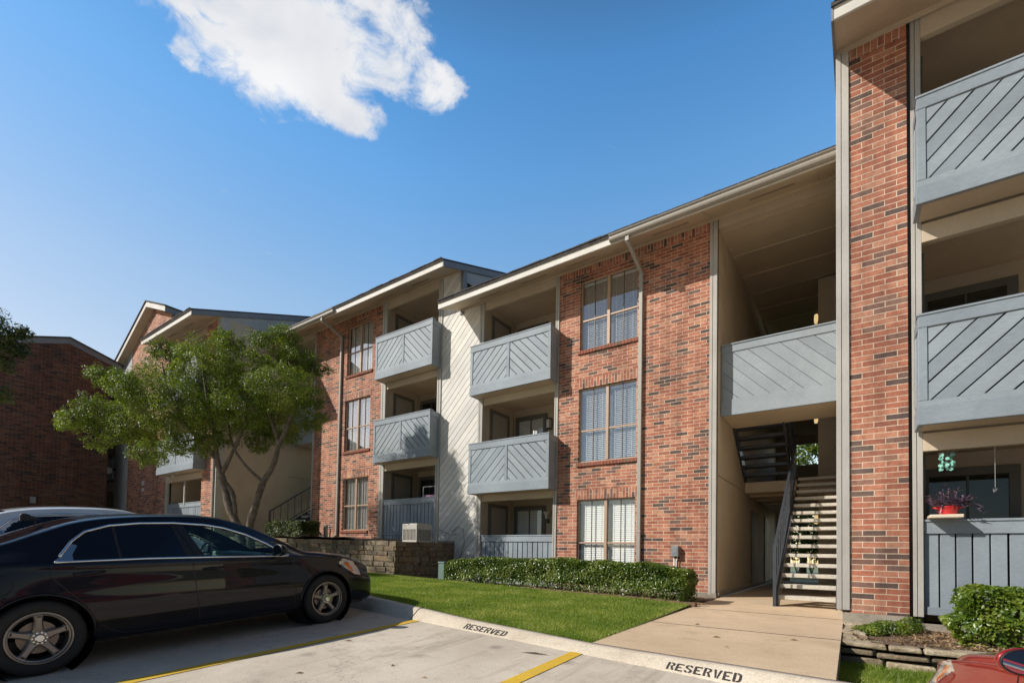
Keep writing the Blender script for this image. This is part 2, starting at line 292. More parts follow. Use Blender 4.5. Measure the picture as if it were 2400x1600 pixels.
# ------------------------------------------------------------------ mesh builder
ABS = {}
class MB:
    def __init__(s): s.v = []; s.f = []; s.m = []
    def poly(s, pts, mi=0):
        i = len(s.v); s.v += [tuple(p) for p in pts]; s.f.append(tuple(range(i, i + len(pts)))); s.m.append(mi); return s
    def box(s, x0, x1, y0, y1, z0, z1, mi=0):
        i = len(s.v)
        s.v += [(x0,y0,z0),(x1,y0,z0),(x1,y1,z0),(x0,y1,z0),(x0,y0,z1),(x1,y0,z1),(x1,y1,z1),(x0,y1,z1)]
        for f in ((0,3,2,1),(4,5,6,7),(0,1,5,4),(1,2,6,5),(2,3,7,6),(3,0,4,7)):
            s.f.append(tuple(i + k for k in f)); s.m.append(mi)
        return s
    def prism(s, pts, ax, lo, hi, mi=0):
        # extrude a 2-D polygon: ax 'y': pts=(x,z); 'x': pts=(y,z); 'z': pts=(x,y)
        n = len(pts); i = len(s.v)
        mk = {'y': lambda p, t: (p[0], t, p[1]), 'x': lambda p, t: (t, p[0], p[1]), 'z': lambda p, t: (p[0], p[1], t)}[ax]
        s.v += [mk(p, lo) for p in pts] + [mk(p, hi) for p in pts]
        s.f.append(tuple(range(i, i + n))); s.f.append(tuple(range(i + 2*n - 1, i + n - 1, -1))); s.m += [mi, mi]
        for k in range(n):
            q = (k + 1) % n; s.f.append((i + k, i + n + k, i + n + q, i + q)); s.m.append(mi)
        return s
    def bar(s, p, q, w, h, mi=0, up=(0, 0, 1)):
        p = Vector(p); q = Vector(q); d = (q - p).normalized(); u = Vector(up)
        a = d.cross(u)
        if a.length < 1e-4: a = d.cross(Vector((1, 0, 0)))
        a.normalize(); b = a.cross(d).normalized(); a = a * (w / 2); b = b * (h / 2)
        i = len(s.v)
        for e in (p, q):
            for sa, sb in ((-1,-1),(1,-1),(1,1),(-1,1)): s.v.append(tuple(e + a*sa + b*sb))
        for f in ((3,2,1,0),(4,5,6,7),(0,1,5,4),(1,2,6,5),(2,3,7,6),(3,0,4,7)):
            s.f.append(tuple(i + k for k in f)); s.m.append(mi)
        return s
    def tube(s, pts, rad, n=8, mi=0, caps=True):
        pts = [Vector(p) for p in pts]
        if not hasattr(rad, '__len__'): rad = [rad] * len(pts)
        i = len(s.v); prev = None
        for k, p in enumerate(pts):
            d = (pts[min(k+1, len(pts)-1)] - pts[max(k-1, 0)]).normalized()
            if prev is None:
                a = d.cross(Vector((0, 0, 1)))
                if a.length < 1e-3: a = d.cross(Vector((1, 0, 0)))
            else: a = prev - d * prev.dot(d)
            a.normalize(); prev = a; b = d.cross(a)
            for j in range(n):
                t = 2 * math.pi * j / n; s.v.append(tuple(p + (a * math.cos(t) + b * math.sin(t)) * rad[k]))
        for k in range(len(pts) - 1):
            for j in range(n):
                q = (j + 1) % n
                s.f.append((i + k*n + j, i + k*n + q, i + (k+1)*n + q, i + (k+1)*n + j)); s.m.append(mi)
        if caps:
            s.f.append(tuple(i + j for j in range(n))[::-1]); s.f.append(tuple(i + (len(pts)-1)*n + j for j in range(n))); s.m += [mi, mi]
        return s
    def lathe(s, prof, origin, axis='z', n=24, mi=0):
        i = len(s.v); o = Vector(origin)
        for r, h in prof:
            for j in range(n):
                t = 2*math.pi*j/n; ca, sa = math.cos(t)*r, math.sin(t)*r
                p = {'z': (ca, sa, h), 'x': (h, ca, sa), 'y': (ca, h, sa)}[axis]
                s.v.append(tuple(o + Vector(p)))
        for k in range(len(prof) - 1):
            for j in range(n):
                q = (j+1) % n; s.f.append((i+k*n+j, i+k*n+q, i+(k+1)*n+q, i+(k+1)*n+j)); s.m.append(mi)
        return s
    def build(s, name, mats, parent=None, smooth=False, bevel=0.0, seg=1):
        me = bpy.data.meshes.new(name); me.from_pydata(s.v, [], s.f)
        mats = mats if isinstance(mats, (list, tuple)) else [mats]
        for m in mats: me.materials.append(m)
        if len(mats) > 1: me.polygons.foreach_set('material_index', s.m)
        if smooth: me.polygons.foreach_set('use_smooth', [True] * len(me.polygons))
        me.update()
        return link(name, me, parent, bevel, seg)
def link(name, me, parent=None, bevel=0.0, seg=1):
    o = bpy.data.objects.new(name, me); COL.objects.link(o)
    setp(o, parent)
    if bevel:
        b = o.modifiers.new('Bevel', 'BEVEL'); b.width = bevel; b.segments = seg; b.limit_method = 'ANGLE'; b.angle_limit = math.radians(40)
    return o
def setp(o, parent):
    if parent is None: return
    o.parent = parent
    if parent.name in ABS: o.matrix_parent_inverse = Matrix.Translation(-ABS[parent.name])
def tag(o, label=None, cat=None, group=None, kind=None):
    if label: o['label'] = label
    if cat: o['category'] = cat
    if group: o['group'] = group
    if kind: o['kind'] = kind
    return o
def thing(name, label, cat, loc=(0, 0, 0), group=None, local=False):
    o = bpy.data.objects.new(name, None); COL.objects.link(o); o.location = loc; o.empty_display_size = 0.2
    if not local: ABS[o.name] = Vector(loc)
    return tag(o, label, cat, group)

def npmesh(name, verts, faces, mat, parent=None, smooth=False):
    me = bpy.data.meshes.new(name)
    nv, nf = len(verts), len(faces); k = faces.shape[1]
    me.vertices.add(nv); me.vertices.foreach_set('co', np.ascontiguousarray(verts, dtype=np.float32).ravel())
    me.loops.add(nf * k); me.loops.foreach_set('vertex_index', np.ascontiguousarray(faces, dtype=np.int32).ravel())
    me.polygons.add(nf); me.polygons.foreach_set('loop_start', np.arange(0, nf * k, k, dtype=np.int32))
    me.update(calc_edges=True)
    if smooth: me.polygons.foreach_set('use_smooth', np.ones(nf, dtype=bool))
    me.materials.append(mat); me.validate(); me.update()
    return link(name, me, parent)
def unit(a): return a / np.maximum(np.linalg.norm(a, axis=1, keepdims=True), 1e-9)
def leafmesh(name, P, Nrm, size, mat, parent=None, aspect=0.55, jitter=0.8):
    """one small folded leaf per point, facing roughly along its normal"""
    n = len(P)
    N = unit(Nrm + rng.normal(0, jitter, (n, 3))); t = unit(np.cross(N, rng.normal(0, 1, (n, 3)))); b = np.cross(N, t)
    L = (size * rng.uniform(0.65, 1.25, n))[:, None]; W = L * aspect * 0.5
    v = np.empty((n, 4, 3)); v[:, 0] = P - t * L * 0.5; v[:, 1] = P + b * W + N * W * 0.35; v[:, 2] = P + t * L * 0.5; v[:, 3] = P - b * W + N * W * 0.35
    f = np.arange(n * 4).reshape(n, 4)
    f2 = np.concatenate([f[:, [0, 1, 2]], f[:, [0, 2, 3]]])
    return npmesh(name, v.reshape(-1, 3), f2, mat, parent)

# ------------------------------------------------------------------ building pieces
F = 10.5      # front plane of the two middle blocks
G = 7.93      # front plane of the projecting blocks
FF = 2.70     # floor to floor
def wall(name, x0, x1, z0, z1, y, holes, mat, parent, depth=0.11, ret=True):
    b = MB(); xs = sorted({x0, x1, *[h[0] for h in holes], *[h[1] for h in holes]}); zs = sorted({z0, z1, *[h[2] for h in holes], *[h[3] for h in holes]})
    for i in range(len(xs) - 1):
        for j in range(len(zs) - 1):
            cx, cz = (xs[i] + xs[i+1]) / 2, (zs[j] + zs[j+1]) / 2
            if any(h[0] < cx < h[1] and h[2] < cz < h[3] for h in holes): continue
            b.poly([(xs[i], y, zs[j]), (xs[i+1], y, zs[j]), (xs[i+1], y, zs[j+1]), (xs[i], y, zs[j+1])])
    for hx0, hx1, hz0, hz1 in holes:
        yd = y + depth
        b.poly([(hx0, y, hz0), (hx0, y, hz1), (hx0, yd, hz1), (hx0, yd, hz0)]); b.poly([(hx1, y, hz0), (hx1, yd, hz0), (hx1, yd, hz1), (hx1, y, hz1)])
        b.poly([(hx0, y, hz1), (hx1, y, hz1), (hx1, yd, hz1), (hx0, yd, hz1)]); b.poly([(hx0, y, hz0), (hx0, yd, hz0), (hx1, yd, hz0), (hx1, y, hz0)])
    if ret:
        b.poly([(x0, y, z0), (x0, y, z1), (x0, y + 0.3, z1), (x0, y + 0.3, z0)]); b.poly([(x1, y, z0), (x1, y + 0.3, z0), (x1, y + 0.3, z1), (x1, y, z1)])
    return b.build(name, mat, parent)

def window(parent, x0, x1, z0, z1, y, rail, glass=GLASS, blinds='full', sill=True, pitch=0.045, tilt=0.8):
    fr = MB(); yf = y + 0.055; t = 0.03
    xm = (x0 + x1) / 2
    for a, b_ in ((x0, x0 + t), (x1 - t, x1)): fr.box(a, b_, yf, yf + 0.05, z0, z1)
    for a, b_ in ((z0, z0 + t), (z1 - t, z1)): fr.box(x0 + t, x1 - t, yf, yf + 0.05, a, b_)
    fr.box(xm - 0.035, xm + 0.035, yf - 0.012, yf + 0.05, z0 + t, z1 - t)
    fr.box(x0 + t, xm - 0.035, yf + 0.004, yf + 0.045, rail - 0.02, rail + 0.02); fr.box(xm + 0.035, x1 - t, yf + 0.004, yf + 0.045, rail - 0.02, rail + 0.02)
    for q in ((x0 + t + xm - 0.035) / 2, (x1 - t + xm + 0.035) / 2):
        fr.box(q - 0.008, q + 0.008, yf + 0.012, yf + 0.04, z0 + t, rail - 0.02, 1); fr.box(q - 0.008, q + 0.008, yf + 0.012, yf + 0.04, rail + 0.02, z1 - t, 1)
    w = fr.build('window', [WFRAME, MUNT], parent, bevel=0.003)
    MB().poly([(x0 + t, yf + 0.03, z0 + t), (x1 - t, yf + 0.03, z0 + t), (x1 - t, yf + 0.03, z1 - t), (x0 + t, yf + 0.03, z1 - t)]).build('pane', glass, w)
    yb = yf + 0.11
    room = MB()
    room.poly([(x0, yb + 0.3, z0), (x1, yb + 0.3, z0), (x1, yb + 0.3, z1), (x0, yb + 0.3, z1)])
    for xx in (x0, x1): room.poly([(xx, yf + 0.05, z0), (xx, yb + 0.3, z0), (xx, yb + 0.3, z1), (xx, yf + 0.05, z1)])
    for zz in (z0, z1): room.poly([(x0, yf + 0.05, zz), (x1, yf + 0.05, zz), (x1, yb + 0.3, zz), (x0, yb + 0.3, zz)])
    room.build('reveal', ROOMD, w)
    if blinds:
        bl = MB()
        for xa, xb in ((x0 + t + 0.01, xm - 0.04), (xm + 0.04, x1 - t - 0.01)):
            bl.box(xa, xb, yb - 0.03, yb + 0.02, z1 - t - 0.05, z1 - t)
            z = z1 - t - 0.06
            zl = z0 + t if blinds == 'full' else (rail + 0.05 if blinds == 'half' else z0 + (z1 - z0) * 0.05)
            while z > zl:
                dy, dz = 0.0255 * math.cos(tilt), 0.0255 * math.sin(tilt); j = R.uniform(-0.002, 0.002)
                bl.poly([(xa, yb - dy, z - dz + j), (xb, yb - dy, z - dz + j), (xb, yb + dy, z + dz + j), (xa, yb + dy, z + dz + j)])
                z -= pitch
            for q in (xa + 0.12, xb - 0.12): bl.box(q - 0.004, q + 0.004, yb - 0.026, yb - 0.024, zl, z1 - t)
        bl.build('blind', BLIND, w)
        if blinds == 'full':
            MB().poly([(x0 + t, yb + 0.05, z0), (x1 - t, yb + 0.05, z0), (x1 - t, yb + 0.05, z1), (x0 + t, yb + 0.05, z1)]).build('curtain', CURT, w)
    else:
        cu = MB()
        n = 26
        for xa, xb in ((x0 + t, xm - 0.02), (xm + 0.02, x1 - t)):
            for k in range(n):
                u0, u1 = xa + (xb - xa) * k / n, xa + (xb - xa) * (k + 1) / n
                d0, d1 = 0.02 * math.sin(k * 1.3), 0.02 * math.sin((k + 1) * 1.3)
                cu.poly([(u0, yb + d0, z0), (u1, yb + d1, z0), (u1, yb + d1, z1), (u0, yb + d0, z1)])
        cu.build('curtain', CURTP, w)
    if sill:
        s = MB(); n = int((x1 - x0 + 0.08) / 0.078); st = (x1 - x0 + 0.08) / n
        for k in range(n):
            a = x0 - 0.04 + k * st
            s.box(a + 0.004, a + st - 0.004, y - 0.045 + R.uniform(-.003, .003), y + 0.056, z0 - 0.10, z0 - 0.015, R.choice([0, 0, 0, 1]))
        s.box(x0 - 0.036, x1 + 0.036, y - 0.037, y + 0.05, z0 - 0.095, z0 - 0.02, 2)
        s.build('sill', [m_sill1, m_sill2, MORT], w, bevel=0.004)
    return w
m_sill1 = m_simple('sill_brick', (0.27, 0.09, 0.055), 0.85, 0, 0, 0.25, 9); m_sill2 = m_simple('sill_brick_brown', (0.19, 0.10, 0.06), 0.85, 0, 0, 0.25, 9)
def soldier(parent, x0, x1, z0, y):
    b = MB(); n = max(1, round((x1 - x0) / 0.0755)); st = (x1 - x0) / n
    MB().poly([(x0, y - 0.006, z0), (x1, y - 0.006, z0), (x1, y - 0.006, z0 + 0.23), (x0, y - 0.006, z0 + 0.23)]).build('soldier_course', BRS, parent)

def clip_strip(x0, x1, z0, z1, c0, c1, d):
    """part of the strip c0 < (d*x - z) < c1 inside a rectangle (d=+1: '/', d=-1: '\\' boards)"""
    poly = [(x0, z0), (x1, z0), (x1, z1), (x0, z1)]
    for sgn, c in ((1, c0), (-1, c1)):
        out = []
        for i in range(len(poly)):
            a, b = poly[i], poly[(i+1) % len(poly)]
            fa, fb = sgn * (d*a[0] - a[1] - c), sgn * (d*b[0] - b[1] - c)
            if fa >= 0: out.append(a)
            if (fa >= 0) != (fb >= 0):
                t = fa / (fa - fb); out.append((a[0] + (b[0]-a[0])*t, a[1] + (b[1]-a[1])*t))
        poly = out
        if len(poly) < 3: return None
    return poly
def diag_boards(name, x0, x1, z0, z1, y, d, parent, mats, pitch=0.235, gap=0.022, th=0.022, phase=0.0, back=GAPSHADE, bev=0.004):
    b = MB()
    cmin = min(d*x - z for x in (x0, x1) for z in (z0, z1)); cmax = max(d*x - z for x in (x0, x1) for z in (z0, z1))
    c = cmin - pitch + phase * pitch
    while c < cmax:
        p = clip_strip(x0, x1, z0, z1, c + gap / 2, c + pitch - gap / 2 * R.uniform(0.7, 1.3), d)
        if p:
            j = R.uniform(0, 0.005)
            b.prism(p, 'y', y + j, y + th + j)
        c += pitch
    o = b.build(name, mats, parent, bevel=bev)
    MB().poly([(x0, y + th + 0.012, z0), (x1, y + th + 0.012, z0), (x1, y + th + 0.012, z1), (x0, y + th + 0.012, z1)]).build('gap_shade', back, o)
    return o

def balcony(parent, x0, x1, yo, yw, zt, mids, sides=(True, True), dirs=(1, -1), bands=(0.157, 1.053, 1.137, 1.355)):
    a, b_, c_, e = bands
    fr = MB()
    fr.box(x0, x1, yo, yo + 0.045, zt - a, zt)                      # top rail face
    fr.box(x0 - 0.012, x1 + 0.012, yo - 0.012, yo + 0.13, zt, zt + 0.028)   # cap
    fr.box(x0 + 0.002, x1 - 0.002, yo + 0.006, yo + 0.05, zt - c_, zt - b_)
    fr.box(x0 - 0.008, x1 + 0.008, yo - 0.006, yo + 0.05, zt - e, zt - c_)
    edges = [x0] + list(mids) + [x1]
    for i, m in enumerate(edges):
        w = 0.09
        l, r_ = (m, m + w) if i == 0 else ((m - w, m) if i == len(edges) - 1 else (m - w/2, m + w/2))
        fr.box(l + 0.001, r_ - 0.001, yo + 0.004, yo + 0.05, zt - b_ + 0.001, zt - a - 0.001)
    ys = yo + 0.05
    for k, (xs, on) in enumerate(((x0, sides[0]), (x1, sides[1]))):
        if not on: continue
        l, r_ = (xs, xs + 0.045) if k == 0 else (xs - 0.045, xs)
        fr.box(l, r_, ys, yw, zt - a, zt - 0.001); fr.box(l + 0.006, r_ - 0.006, ys, yw, zt - c_, zt - b_); fr.box(l - 0.004, r_ + 0.004, ys, yw, zt - e, zt - c_)
        fr.box(l + 0.012, r_ - 0.012, ys, yw, zt - b_, zt - a)
        fr.box(l + 0.002, r_ - 0.002, yw - 0.09, yw - 0.002, zt - b_, zt - a)
    bal = fr.build('balcony', BLUE, parent, bevel=0.006, seg=2)
    for i in range(len(edges) - 1):
        l = edges[i] + (0.09 if i == 0 else 0.045); r_ = edges[i+1] - (0.09 if i == len(edges) - 2 else 0.045)
        diag_boards('diagonal_boards', l, r_, zt - b_, zt - a, yo + 0.016, dirs[i % len(dirs)], bal, BLUEH, phase=R.random())
    so = MB(); so.box(x0 + 0.05, x1 - 0.05, yo + 0.05, yw + 0.02, zt - e + 0.012, zt - e + 0.05); so.build('underside', SOFF, bal)
    return bal

def picket_rail(parent, x0, x1, y, zt, zb, lower=0.12):
    b = MB()
    b.box(x0, x1, y - 0.02, y + 0.02, zt - 0.15, zt); b.box(x0 - 0.0, x1, y - 0.035, y + 0.10, zt, zt + 0.03)
    x = x0; n = max(1, round((x1 - x0) / 0.155)); st = (x1 - x0) / n
    for k in range(n):
        b.box(x0 + k*st + R.uniform(.006, .012), x0 + (k+1)*st - R.uniform(.006, .012), y + 0.004 + R.uniform(0, .004), y + 0.03, zb, zt - 0.15)
    b.box(x0, x1, y - 0.018, y + 0.003, zb + lower, zb + lower + 0.10)
    r = b.build('patio_rail', BLUE, parent, bevel=0.004)
    MB().poly([(x0, y + 0.045, zb), (x1, y + 0.045, zb), (x1, y + 0.045, zt - 0.15), (x0, y + 0.045, zt - 0.15)]).build('gap_shade', GAPSHADE, r)
    return r

def recess(parent, x0, x1, y, levels, ztop, depth=1.5, closet=True, slider=True, dark=False):
    """open balconies: side walls, back wall, floors; closet door on the left side wall, glazed door in the back wall"""
    b = MB(); yb = y + depth; z0 = levels[0] - 0.3
    b.poly([(x0, yb, z0), (x1, yb, z0), (x1, yb, ztop), (x0, yb, ztop)])
    b.poly([(x0, y + 0.08, z0), (x0, yb, z0), (x0, yb, ztop), (x0, y + 0.08, ztop)]); b.poly([(x1, y + 0.08, z0), (x1, y + 0.08, ztop), (x1, yb, ztop), (x1, yb, z0)])
    b.build('recess_wall', CREAM, parent)
    for i, z in enumerate(list(levels) + [ztop - 0.08]):
        fl = MB()
        if i == 0: fl.box(x0, x1, y + 0.06, yb, z - 0.12, z)
        elif i == len(levels): fl.box(x0 + 0.002, x1 - 0.002, y + 0.09, yb - 0.002, z - 0.03, z)
        else: fl.box(x0 + 0.002, x1 - 0.002, y + 0.09, yb - 0.002, z - 0.30, z)
        fl.build('floor_slab' if i < len(levels) else 'ceiling', SOFF, parent)
    for z in levels:
        if closet:
            fr = MB(); ya, yb2, h = y + 0.30, y + 1.22, 2.07
            fr.box(x0 + 0.002, x0 + 0.05, ya, ya + 0.10, z, z + h); fr.box(x0 + 0.002, x0 + 0.05, yb2 - 0.10, yb2, z, z + h); fr.box(x0 + 0.002, x0 + 0.05, ya, yb2, z + h, z + h + 0.10)
            d = fr.build('closet_door', TRIMD, parent, bevel=0.004)
            MB().box(x0 + 0.004, x0 + 0.03, ya + 0.10, yb2 - 0.10, z, z + h).build('door_leaf', DOORP, d)
        if slider:
            xa, xb, h = x0 + 0.10, x0 + 1.20, 2.05
            fr = MB(); yy = yb - 0.06
            fr.box(xa, xa + 0.12, yy, yb - 0.002, z, z + h); fr.box(xb - 0.12, xb, yy, yb - 0.002, z, z + h); fr.box(xa, xb, yy, yb - 0.002, z + h, z + h + 0.12)
            fr.box((xa+xb)/2 - 0.015, (xa+xb)/2 + 0.015, yy + 0.01, yb - 0.002, z, z + h)
            d = fr.build('patio_door', TRIMD, parent, bevel=0.004)
            bl = MB(); k = z + 0.05
            while k < z + h - 0.03:
                bl.poly([(xa + 0.12, yb - 0.03, k), (xb - 0.12, yb - 0.03, k), (xb - 0.12, yb - 0.012, k + 0.038), (xa + 0.12, yb - 0.012, k + 0.038)]); k += 0.045
            bl.build('blind', CURT if dark else BLIND, d)
            MB().poly([(xa + 0.12, yb - 0.045, z), (xb - 0.12, yb - 0.045, z), (xb - 0.12, yb - 0.045, z + h), (xa + 0.12, yb - 0.045, z + h)]).build('pane', GLASSD if dark else GLASS, d)

def eave(parent, x0, x1, y, zs, zf, rear=17.0, over=0.9, left_rake=False, right_rake=False, x0b=None, fh=0.165, slope=0.35, vents=()):
    """sloped soffit, front fascia and shingled roof running back to the ridge"""
    yo = y - over
    MB().prism([(yo, zf), (y + 0.02, zs), (y + 0.02, zs + 0.02), (yo, zf + 0.02)], 'x', x0, x1).build('soffit', SOFF, parent)
    t = MB(); t.box(x0, x1, y - 0.045, y - 0.005, zs - 0.07, zs - 0.02)
    for xv in vents:
        z1 = lambda yy: zf + (zs - zf) * (yy - yo) / over
        t.prism([(yo + 0.40, z1(yo + 0.40) - 0.008), (yo + 0.52, z1(yo + 0.52) - 0.008), (yo + 0.52, z1(yo + 0.52) + 0.004), (yo + 0.40, z1(yo + 0.40) + 0.004)], 'x', xv, xv + 0.75, 1)
        t.prism([(yo + 0.03, z1(yo + 0.03) - 0.012), (y - 0.02, z1(y - 0.02) - 0.012), (y - 0.02, z1(y - 0.02)), (yo + 0.03, z1(yo + 0.03))], 'x', xv + 1.1, xv + 1.14)
    t.build('soffit_trim', [SOFF, CREAM2], parent)
    MB().box(x0, x1, yo - 0.035, yo, zf - 0.012, zf + fh).build('fascia', FASC, parent, bevel=0.005)
    x0r = x0 if x0b is None else x0b
    r = MB(); zt = zf + fh
    def slab(xa, xb, ya, yb2):
        za, zb_ = zt + (ya - yo) * slope, zt + (yb2 - yo) * slope
        r.prism([(ya, za), (yb2, zb_), (yb2, zb_ + 0.05), (ya, za + 0.05)], 'x', xa, xb)
    if x0b is None: slab(x0 - 0.03 * left_rake, x1 + 0.03 * right_rake, yo - 0.07, rear)
    else:
        slab(x0, x1, yo - 0.07, y - 0.05); slab(x0b, x1, y - 0.05, rear)
    # shingle butts along the eave give an uneven edge
    n = int((x1 - x0) / 0.3)
    for k in range(n):
        a = x0 + (x1 - x0) * k / n
        r.box(a + 0.004, a + (x1 - x0) / n - 0.004, yo - 0.085 - R.uniform(0, .012), yo - 0.03, zt + 0.028, zt + 0.048 + R.uniform(0, .014))
    zr = zt + (rear - yo) * slope
    r.prism([(rear, zr), (rear + 8, zr - 8 * slope), (rear + 8, zr - 8 * slope + 0.05), (rear, zr + 0.05)], 'x', x0r, x1)
    r.build('roof', SHING, parent)
    for on, xx, sg in ((left_rake, x0, -1), (right_rake, x1, 1)):
        if not on: continue
        a, b_ = (xx - 0.03, xx) if sg < 0 else (xx, xx + 0.03)
        MB().prism([(yo - 0.035, zt - fh - 0.02), (rear, zr - fh - 0.02), (rear, zr), (yo - 0.035, zt)], 'x', a, b_).build('rake_board', RAKE, parent)
        w = (xx + 0.02, xx + 0.05) if sg < 0 else (xx - 0.05, xx - 0.02)
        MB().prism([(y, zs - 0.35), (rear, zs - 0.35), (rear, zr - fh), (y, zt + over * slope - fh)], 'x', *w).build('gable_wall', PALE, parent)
CREAM2 = m_paint('vent_paint', (0.33, 0.27, 0.195), 0.7, (3, 60, 3), 0.12, 0, 0.3, 0.1)

def gutter(parent, x0, x1, yo, zf):
    pr = [(yo - 0.035, zf + 0.19), (yo - 0.155, zf + 0.185), (yo - 0.16, zf + 0.165), (yo - 0.125, zf + 0.15), (yo - 0.13, zf + 0.10), (yo - 0.115, zf + 0.065), (yo - 0.075, zf + 0.045), (yo - 0.035, zf + 0.045)]
    MB().prism(pr, 'x', x0, x1).build('gutter', GUTT, parent, bevel=0.006)
def downpipe(parent, x, y, ztop, zbot, yo, xo, zo):
    b = MB(); w = 0.085
    b.bar((xo, yo, zo), (xo, yo, zo - 0.10), w, 0.075, up=(0, 1, 0))
    b.bar((xo, yo, zo - 0.08), (x, y - 0.05, ztop), w, 0.075, up=(1, 0, 0))
    b.bar((x, y - 0.05, ztop + 0.03), (x, y - 0.05, zbot), w, 0.07, up=(0, 1, 0))
    b.bar((x, y - 0.05, zbot + 0.03), (x - 0.02, y - 0.16, zbot - 0.06), w, 0.07, up=(1, 0, 0))
    for z in (zbot + 1.2, (zbot + ztop) / 2 + .4): b.box(x - 0.055, x + 0.055, y - 0.09, y - 0.005, z, z + 0.03)
    b.build('downpipe', PIPE, parent, bevel=0.008, seg=2)
# ------------------------------------------------------------------ ground
def itp(pts, x):
    if x <= pts[0][0]: return pts[0][1]
    for (a, za), (b, zb) in zip(pts, pts[1:]):
        if x <= b: return za + (zb - za) * (x - a) / (b - a)
    return pts[-1][1]
def kf(x): return 4.66 - 0.14 * (x + 4.83) + min(1.9, max(0.0, 1.6 * (x - 0.3)))
def lot(x, y): return -0.952 - 0.003 * (x + 4.83) + 0.0545 * (y - 4.675) - 0.115 * min(3.0, max(0.0, x + 0.2))
KT = [(-30, -0.30), (-14, -0.5), (-9, -0.62), (-6.5, -0.738), (-4, -0.862), (-2.1, -0.91), (0, -0.885), (8, -0.885)]
def kt(x): return itp(KT, x)
LT = [(-26, -0.30), (-15, -0.5), (-9.4, -0.64), (-4.8, -0.75), (-3.2, -0.775), (-2.06, -0.82)]
def lawn_z(x, y):
    y0 = kf(x) + 0.27; L = itp(LT, x); k = kt(x) - 0.012
    if y <= 8.3: t = (y - y0) / (8.3 - y0); return k + (L - k) * t
    return L + (-0.86 - L) * min(1, (y - 8.3) / 2.2)
def gridsheet(name, xs, yrange, zf, mat, n_y, parent=None, kind=None):
    b = MB(); rows = []
    for x in xs:
        y0, y1 = yrange(x); rows.append([(x, y0 + (y1 - y0) * j / n_y) for j in range(n_y + 1)])
    for i in range(len(xs)):
        for j in range(n_y + 1): x, y = rows[i][j]; b.v.append((x, y, zf(x, y)))
    w = n_y + 1
    for i in range(len(xs) - 1):
        for j in range(n_y): b.f.append((i*w + j, (i+1)*w + j, (i+1)*w + j + 1, i*w + j + 1)); b.m.append(0)
    o = b.build(name, mat, parent, smooth=True)
    if kind: o['kind'] = kind
    return o
g = MB(); g.box(-400, 400, -400, 400, -6.2, -6.0); tag(g.build('ground', SOIL), kind='structure')
lot_o = gridsheet('parking_lot', [-46 + i * 1.0 for i in range(77)], lambda x: (-60, kf(x) + 0.01), lot, LOT, 40, None, 'structure')
back = MB(); back.poly([(-46, 8, -0.9), (46, 8, -0.9), (46, 90, -0.9), (-46, 90, -0.9)]); tag(back.build('terrain', SOIL), kind='structure')
# kerb
b = MB(); prof = lambda x: [(0.0, lot(x, kf(x)) - 0.02), (0.015, lot(x, kf(x)) + 0.012), (0.125, kt(x) - 0.034), (0.15, kt(x) - 0.014), (0.19, kt(x) - 0.002), (0.275, kt(x)), (0.28, kt(x) - 0.25)]
xs = [-34 + i * 0.35 for i in range(110)]
for x in xs:
    for d, z in prof(x): b.v.append((x, kf(x) + d, z))
for i in range(len(xs) - 1):
    for j in range(6): b.f.append((i*7 + j, (i+1)*7 + j, (i+1)*7 + j + 1, i*7 + j + 1)); b.m.append(0)
kerb = b.build('kerb', KERB, None, smooth=True); tag(kerb, kind='structure')
jn = MB()
for x in (-4.98, 1.4): 
    p = [(x, kf(x) + d, z + 0.003) for d, z in prof(x)[:6]]
    jn.tube(p, 0.006, 5)
jn.build('expansion_joint', STENCIL, kerb)
# yellow stall lines
def yline(x, wid=0.135, y1=-9.0):
    b = MB(); y = kf(x) + 0.02; n = 40
    for k in range(n):
        a, c = y + (y1 - y) * k / n, y + (y1 - y) * (k + 1) / n
        sa, sc = -0.03 * (y - a) / 3.3, -0.03 * (y - c) / 3.3
        lf = lambda yy: lot(x, yy) + 0.005
        b.poly([(x - wid/2 + sa, a, lf(a)), (x - wid/2 + sc, c, lf(c)), (x + wid/2 + sc, c, lf(c)), (x + wid/2 + sa, a, lf(a))])
    return b.build('stall_line', YELLOW, lot_o)
for x in (-10.05, -7.45, -4.85, -2.22, 0.40, 3.0): yline(x)
# stencilled lettering on the kerb face
LET = {
 'R': [[(0,0),(.19,0),(.19,1),(0,1)], [(.25,.86),(.25,1),(.46,1),(.58,.92),(.62,.76),(.58,.6),(.46,.5),(.63,.0),(.44,0),(.30,.44),(.25,.44),(.25,.56),(.36,.58),(.42,.66),(.42,.78),(.36,.86)]],
 'E': [[(0,0),(.60,0),(.60,.16),(.19,.16),(.19,.42),(.44,.42),(.44,.57),(.19,.57),(.19,.84),(.60,.84),(.60,1),(0,1)]],
 'S': [[(.0,.16),(.10,.03),(.27,0),(.27,.15),(.18,.18),(.16,.27),(.0,.27)], [(.33,0),(.52,.05),(.60,.18),(.60,.33),(.52,.46),(.22,.62),(.18,.72),(.20,.82),(.27,.85),(.27,1),(.10,.96),(.01,.83),(.0,.68),(.08,.54),(.38,.37),(.42,.27),(.40,.18),(.33,.15)], [(.33,1),(.33,.85),(.41,.82),(.43,.72),(.60,.72),(.59,.85),(.50,.97)]],
 'V': [[(0,1),(.18,1),(.30,.28),(.29,0),(.20,0)], [(.44,1),(.63,1),(.42,0),(.34,0),(.34,.30)]],
 'D': [[(0,0),(.19,0),(.19,1),(0,1)], [(.25,0),(.44,.02),(.58,.14),(.62,.34),(.62,.68),(.58,.86),(.44,.98),(.25,1),(.25,.85),(.38,.82),(.43,.70),(.43,.30),(.38,.18),(.25,.15)]],
}
